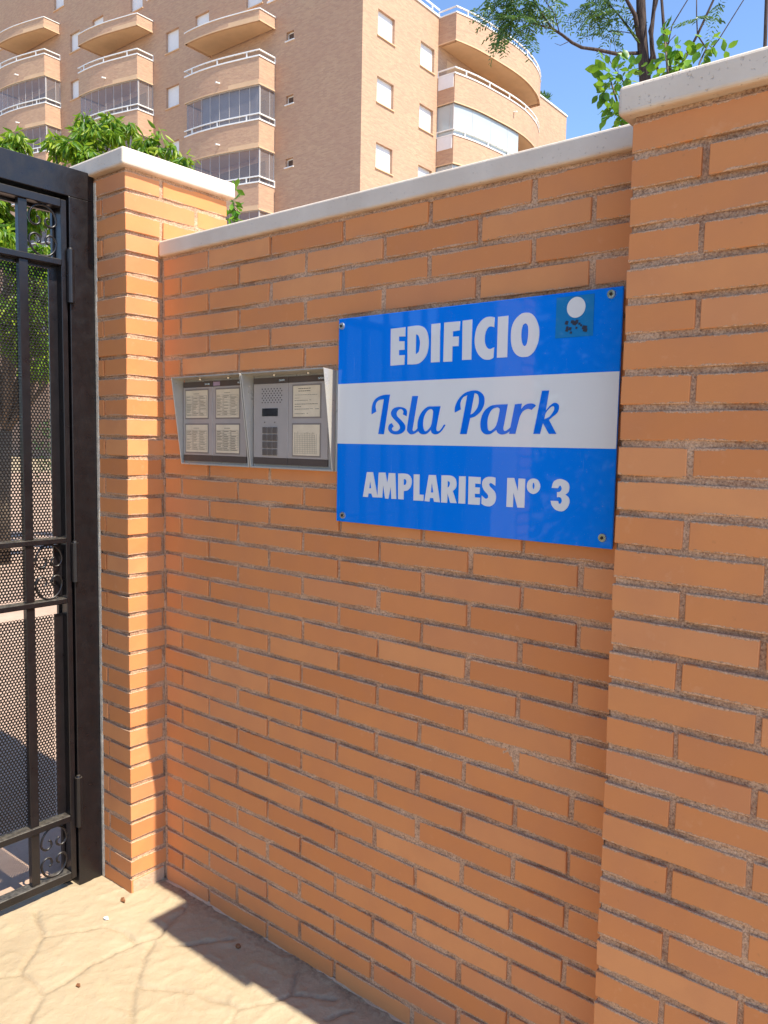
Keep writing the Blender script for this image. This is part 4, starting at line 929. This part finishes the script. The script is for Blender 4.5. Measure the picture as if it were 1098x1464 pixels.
fronds(ft, FB0, [(*(-2.119, 5.360, 5.574), .24, 46), (*(-2.270, 5.231, 5.531), .12, 14), (*(-1.993, 5.451, 5.458), .11, 14), (*(-2.175, 5.296, 5.414), .10, 12), (*(-1.942, 5.509, 5.605), .12, 12), (*(-2.100, 5.403, 5.821), .3, 40),
   (*(-1.758, 5.663, 5.630), .06, 4), (*(-1.812, 6.431, 5.921), .10, 12), (*(-1.717, 6.518, 5.995), .13, 18), (*(-1.658, 6.542, 5.782), .09, 10), (*(-1.728, 6.472, 5.665), .05, 4), (*(-1.573, 6.492, 5.871), .08, 8), (*(-1.777, 6.494, 6.223), .25, 30),
   (*(-0.795, 6.578, 5.568), .05, 4), (*(-0.654, 6.710, 5.713), .05, 4)], 31)
# slim stem at the right edge
tt = empty('slender_tree', (-.12, 6.35, 0), 'single dark slender trunk crossing the sky at the upper right corner', 'tree')
MB().tube(rel([(-.12, 6.35, -.05), (-0.153, 6.496, 4.763), (-0.165, 6.529, 5.145), (-0.182, 6.559, 5.527), (-0.211, 6.598, 6.100)], (-.12, 6.35, 0)), [.03, .02, .0165, .016, .012], 8).ob('trunk', BK1, tt, smooth=True)
# broad leaved shrub: every leaf is a piece of its own
def leaf_mesh(L, Wd, seed):
    r = random.Random(seed); m = MB(); n = 6; prof = [0, .62, .95, 1, .82, .45, 0]
    cv = r.uniform(-.25, .3); vs = []; fs = []
    for i in range(n+1):
        t = i/n; w = prof[i]*Wd/2; z = cv*L*t*t; wig = .06*Wd*math.sin(i*2.1+seed)
        vs += [(t*L, w, z+.22*w+wig), (t*L, 0, z), (t*L, -w, z+.22*w-wig)]
    for i in range(n):
        a = i*3; fs += [(a, a+1, a+4, a+3), (a+1, a+2, a+5, a+4)]
    m.add(vs, fs); m.add([(-.18*L, 0, 0), (0, .0025, 0), (0, -.0025, 0)], [(0, 1, 2)])
    me = m.mesh('leaf', smooth=True); me.materials.append(LF3); return me
def shrub(name, base, spots, label, cat, size, seed, stems):
    r = random.Random(seed); s_ = empty(name, base, label, cat)
    ms = [leaf_mesh(size*q, size*.60*q, i) for i, q in enumerate((.8, .9, 1, 1.1, 1.2, .95))]
    for pts, rr in stems:
        MB().tube(rel(pts, base), [rr*(1-.6*i/(len(pts)-1)) for i in range(len(pts))], 6).ob('stem', BK2, s_, smooth=True)
    for (x, y, z, rad, n) in spots:
        for k in range(int(n*1.7)):
            v = Vector((r.gauss(0, 1), r.gauss(0, 1), r.gauss(0, 1))).normalized()*rad*1.15*r.random()**.5
            o = link('leaf', r.choice(ms), None, s_); o.location = Vector((x, y, z))+v-Vector(base)
            d = (v+Vector((r.gauss(0, .3)*rad, r.gauss(0, .3)*rad, r.gauss(-.2, .5)*rad))).normalized()
            q = d.to_track_quat('X', 'Z'); o.rotation_mode = 'QUATERNION'; o.rotation_quaternion = q @ Vector((1, 0, 0)).to_track_quat('X', 'Z').inverted() if False else q
            e = q.to_euler(); o.rotation_mode = 'XYZ'; o.rotation_euler = (e.x+r.uniform(-1.2, 1.2), e.y, e.z)
    return s_
SB = (-.72, 5.1, 0)
shrub('broad_leaved_shrub', SB, [(*(-0.896, 4.811, 4.454), .08, 13), (*(-0.913, 4.782, 4.323), .06, 7), (*(-0.837, 4.850, 4.370), .10, 12), (*(-0.782, 4.876, 4.202), .10, 14), (*(-0.829, 4.828, 4.116), .09, 12), (*(-0.801, 5.028, 4.533), .08, 9), (*(-0.739, 4.899, 4.090), .1, 12), (*(-0.609, 5.221, 4.849), .045, 5), (*(-0.520, 5.280, 4.724), .07, 8), (*(-0.545, 5.242, 4.568), .10, 12), (*(-0.448, 5.324, 4.588), .08, 8), (*(-0.318, 5.451, 4.764), .06, 6), (*(-0.347, 5.417, 4.671), .07, 7), (*(-0.202, 5.539, 4.703), .03, 2), (*(-0.704, 5.236, 4.526), .12, 10)],
    'bright green broad leaved shrub between the blue sky and the right wall coping', 'shrub', .092, 5,
    [([(-.72, 5.1, 0), (-0.695, 4.878, 3.581), (-0.774, 4.870, 4.089), (-0.876, 4.823, 4.415)], .018), ([(-.72, 5.1, 0), (-0.539, 5.180, 3.964), (-0.552, 5.227, 4.482), (-0.598, 5.227, 4.826)], .018), ([(-.70, 5.1, 0), (-0.387, 5.311, 4.025), (-0.360, 5.398, 4.601), (-0.310, 5.459, 4.775)], .014)])
VB = (-2.2, 2.0, 0)
shrub('climbing_plant', VB, [(*(-1.956, 1.824, 2.979), .02, 4), (*(-1.955, 1.817, 2.909), .025, 5), (*(-1.934, 1.828, 2.858), .025, 6), (*(-1.955, 1.806, 2.814), .03, 6), (*(-1.934, 1.812, 2.706), .05, 8)],
    'small green climbing plant tip between the left pier and the low wall', 'plant', .062, 9, [([(-2.2, 2.0, 0), (-1.929, 1.813, 2.684), (-1.957, 1.824, 2.987)], .005)])
# terrace plant on the far roof
c = bld.matrix_basis.copy(); Kp = Matrix.Translation((-24.1036, 28, 0)) @ Matrix.Rotation(radians(1.5), 4, 'Z') @ Vector((-.6, 19.6, 24.3))
tp = empty('terrace_plant', Kp, 'small spiky plant on the far roof terrace of the apartment block', 'plant')
rr_ = np.random.default_rng(5); pz = puff((0, 0, .35), .4, 260, rr_, .9)
leaves('foliage', pz, pz-np.array([0, 0, .0])+rr_.normal(0, .2, (260, 3)), .35, .06, LF2, tp, seed=8)
MB().tube([(0, 0, -.02), (0, 0, .4)], .03, 6).ob('stem', BK2, tp)

# ---------------------------------------------------------------- litter
def crumple(name, loc, pts, mat, label, cat, up_):
    m = MB(); n = len(pts); m.add([(x, y, up_*(.5+.5*math.sin(i*2.3))) for i, (x, y) in enumerate(pts)]+[(0, 0, up_*.2)], [(i, (i+1) % n, n) for i in range(n)])
    m.add([(x*.9, y*.9, .0005) for x, y in pts], [tuple(range(n-1, -1, -1))])
    o = m.ob(name, mat, smooth=False); o.location = loc; tag(o, label, cat); return o
crumple('dry_leaf', (-.083, -.165, .003), [(-.012,.004),(-.004,.009),(.008,.006),(.020,-.003),(.012,-.006),(-.002,-.005)], DRY, 'curled brown dry leaf at the foot of the sunlit left pier', 'dry leaf', .007)
crumple('dry_leaf', (.172, -.455, .003), [(-.009,.003),(0,.006),(.008,.003),(.010,-.003),(-.002,-.005)], DRY, 'tiny dark dry leaf on the sunlit pavement near the bottom of the picture', 'dry leaf', .005)
crumple('paper_scrap', (-.035, -.250, .003), [(-.010,.002),(-.002,.008),(.010,.004),(.006,-.005),(-.006,-.005)], PAPER, 'small white scrap of litter on the sunlit pavement', 'litter', .006)
m = MB(); rings = []
import bmesh as _b
bm = _b.new(); _b.ops.create_icosphere(bm, subdivisions=2, radius=1)
for v in bm.verts: v.co = Vector((v.co.x*.0085, v.co.y*.0065, v.co.z*.0062+.0055))+Vector((random.uniform(-1,1), random.uniform(-1,1), random.uniform(-1,1)))*.0006
me = bpy.data.meshes.new('pebble'); bm.to_mesh(me); bm.free(); me.shade_smooth()
pb = link('pebble', me, DRY); pb.location = (.362, -.078, .001); tag(pb, 'rounded brown pebble on the shaded pavement below the wall', 'pebble')
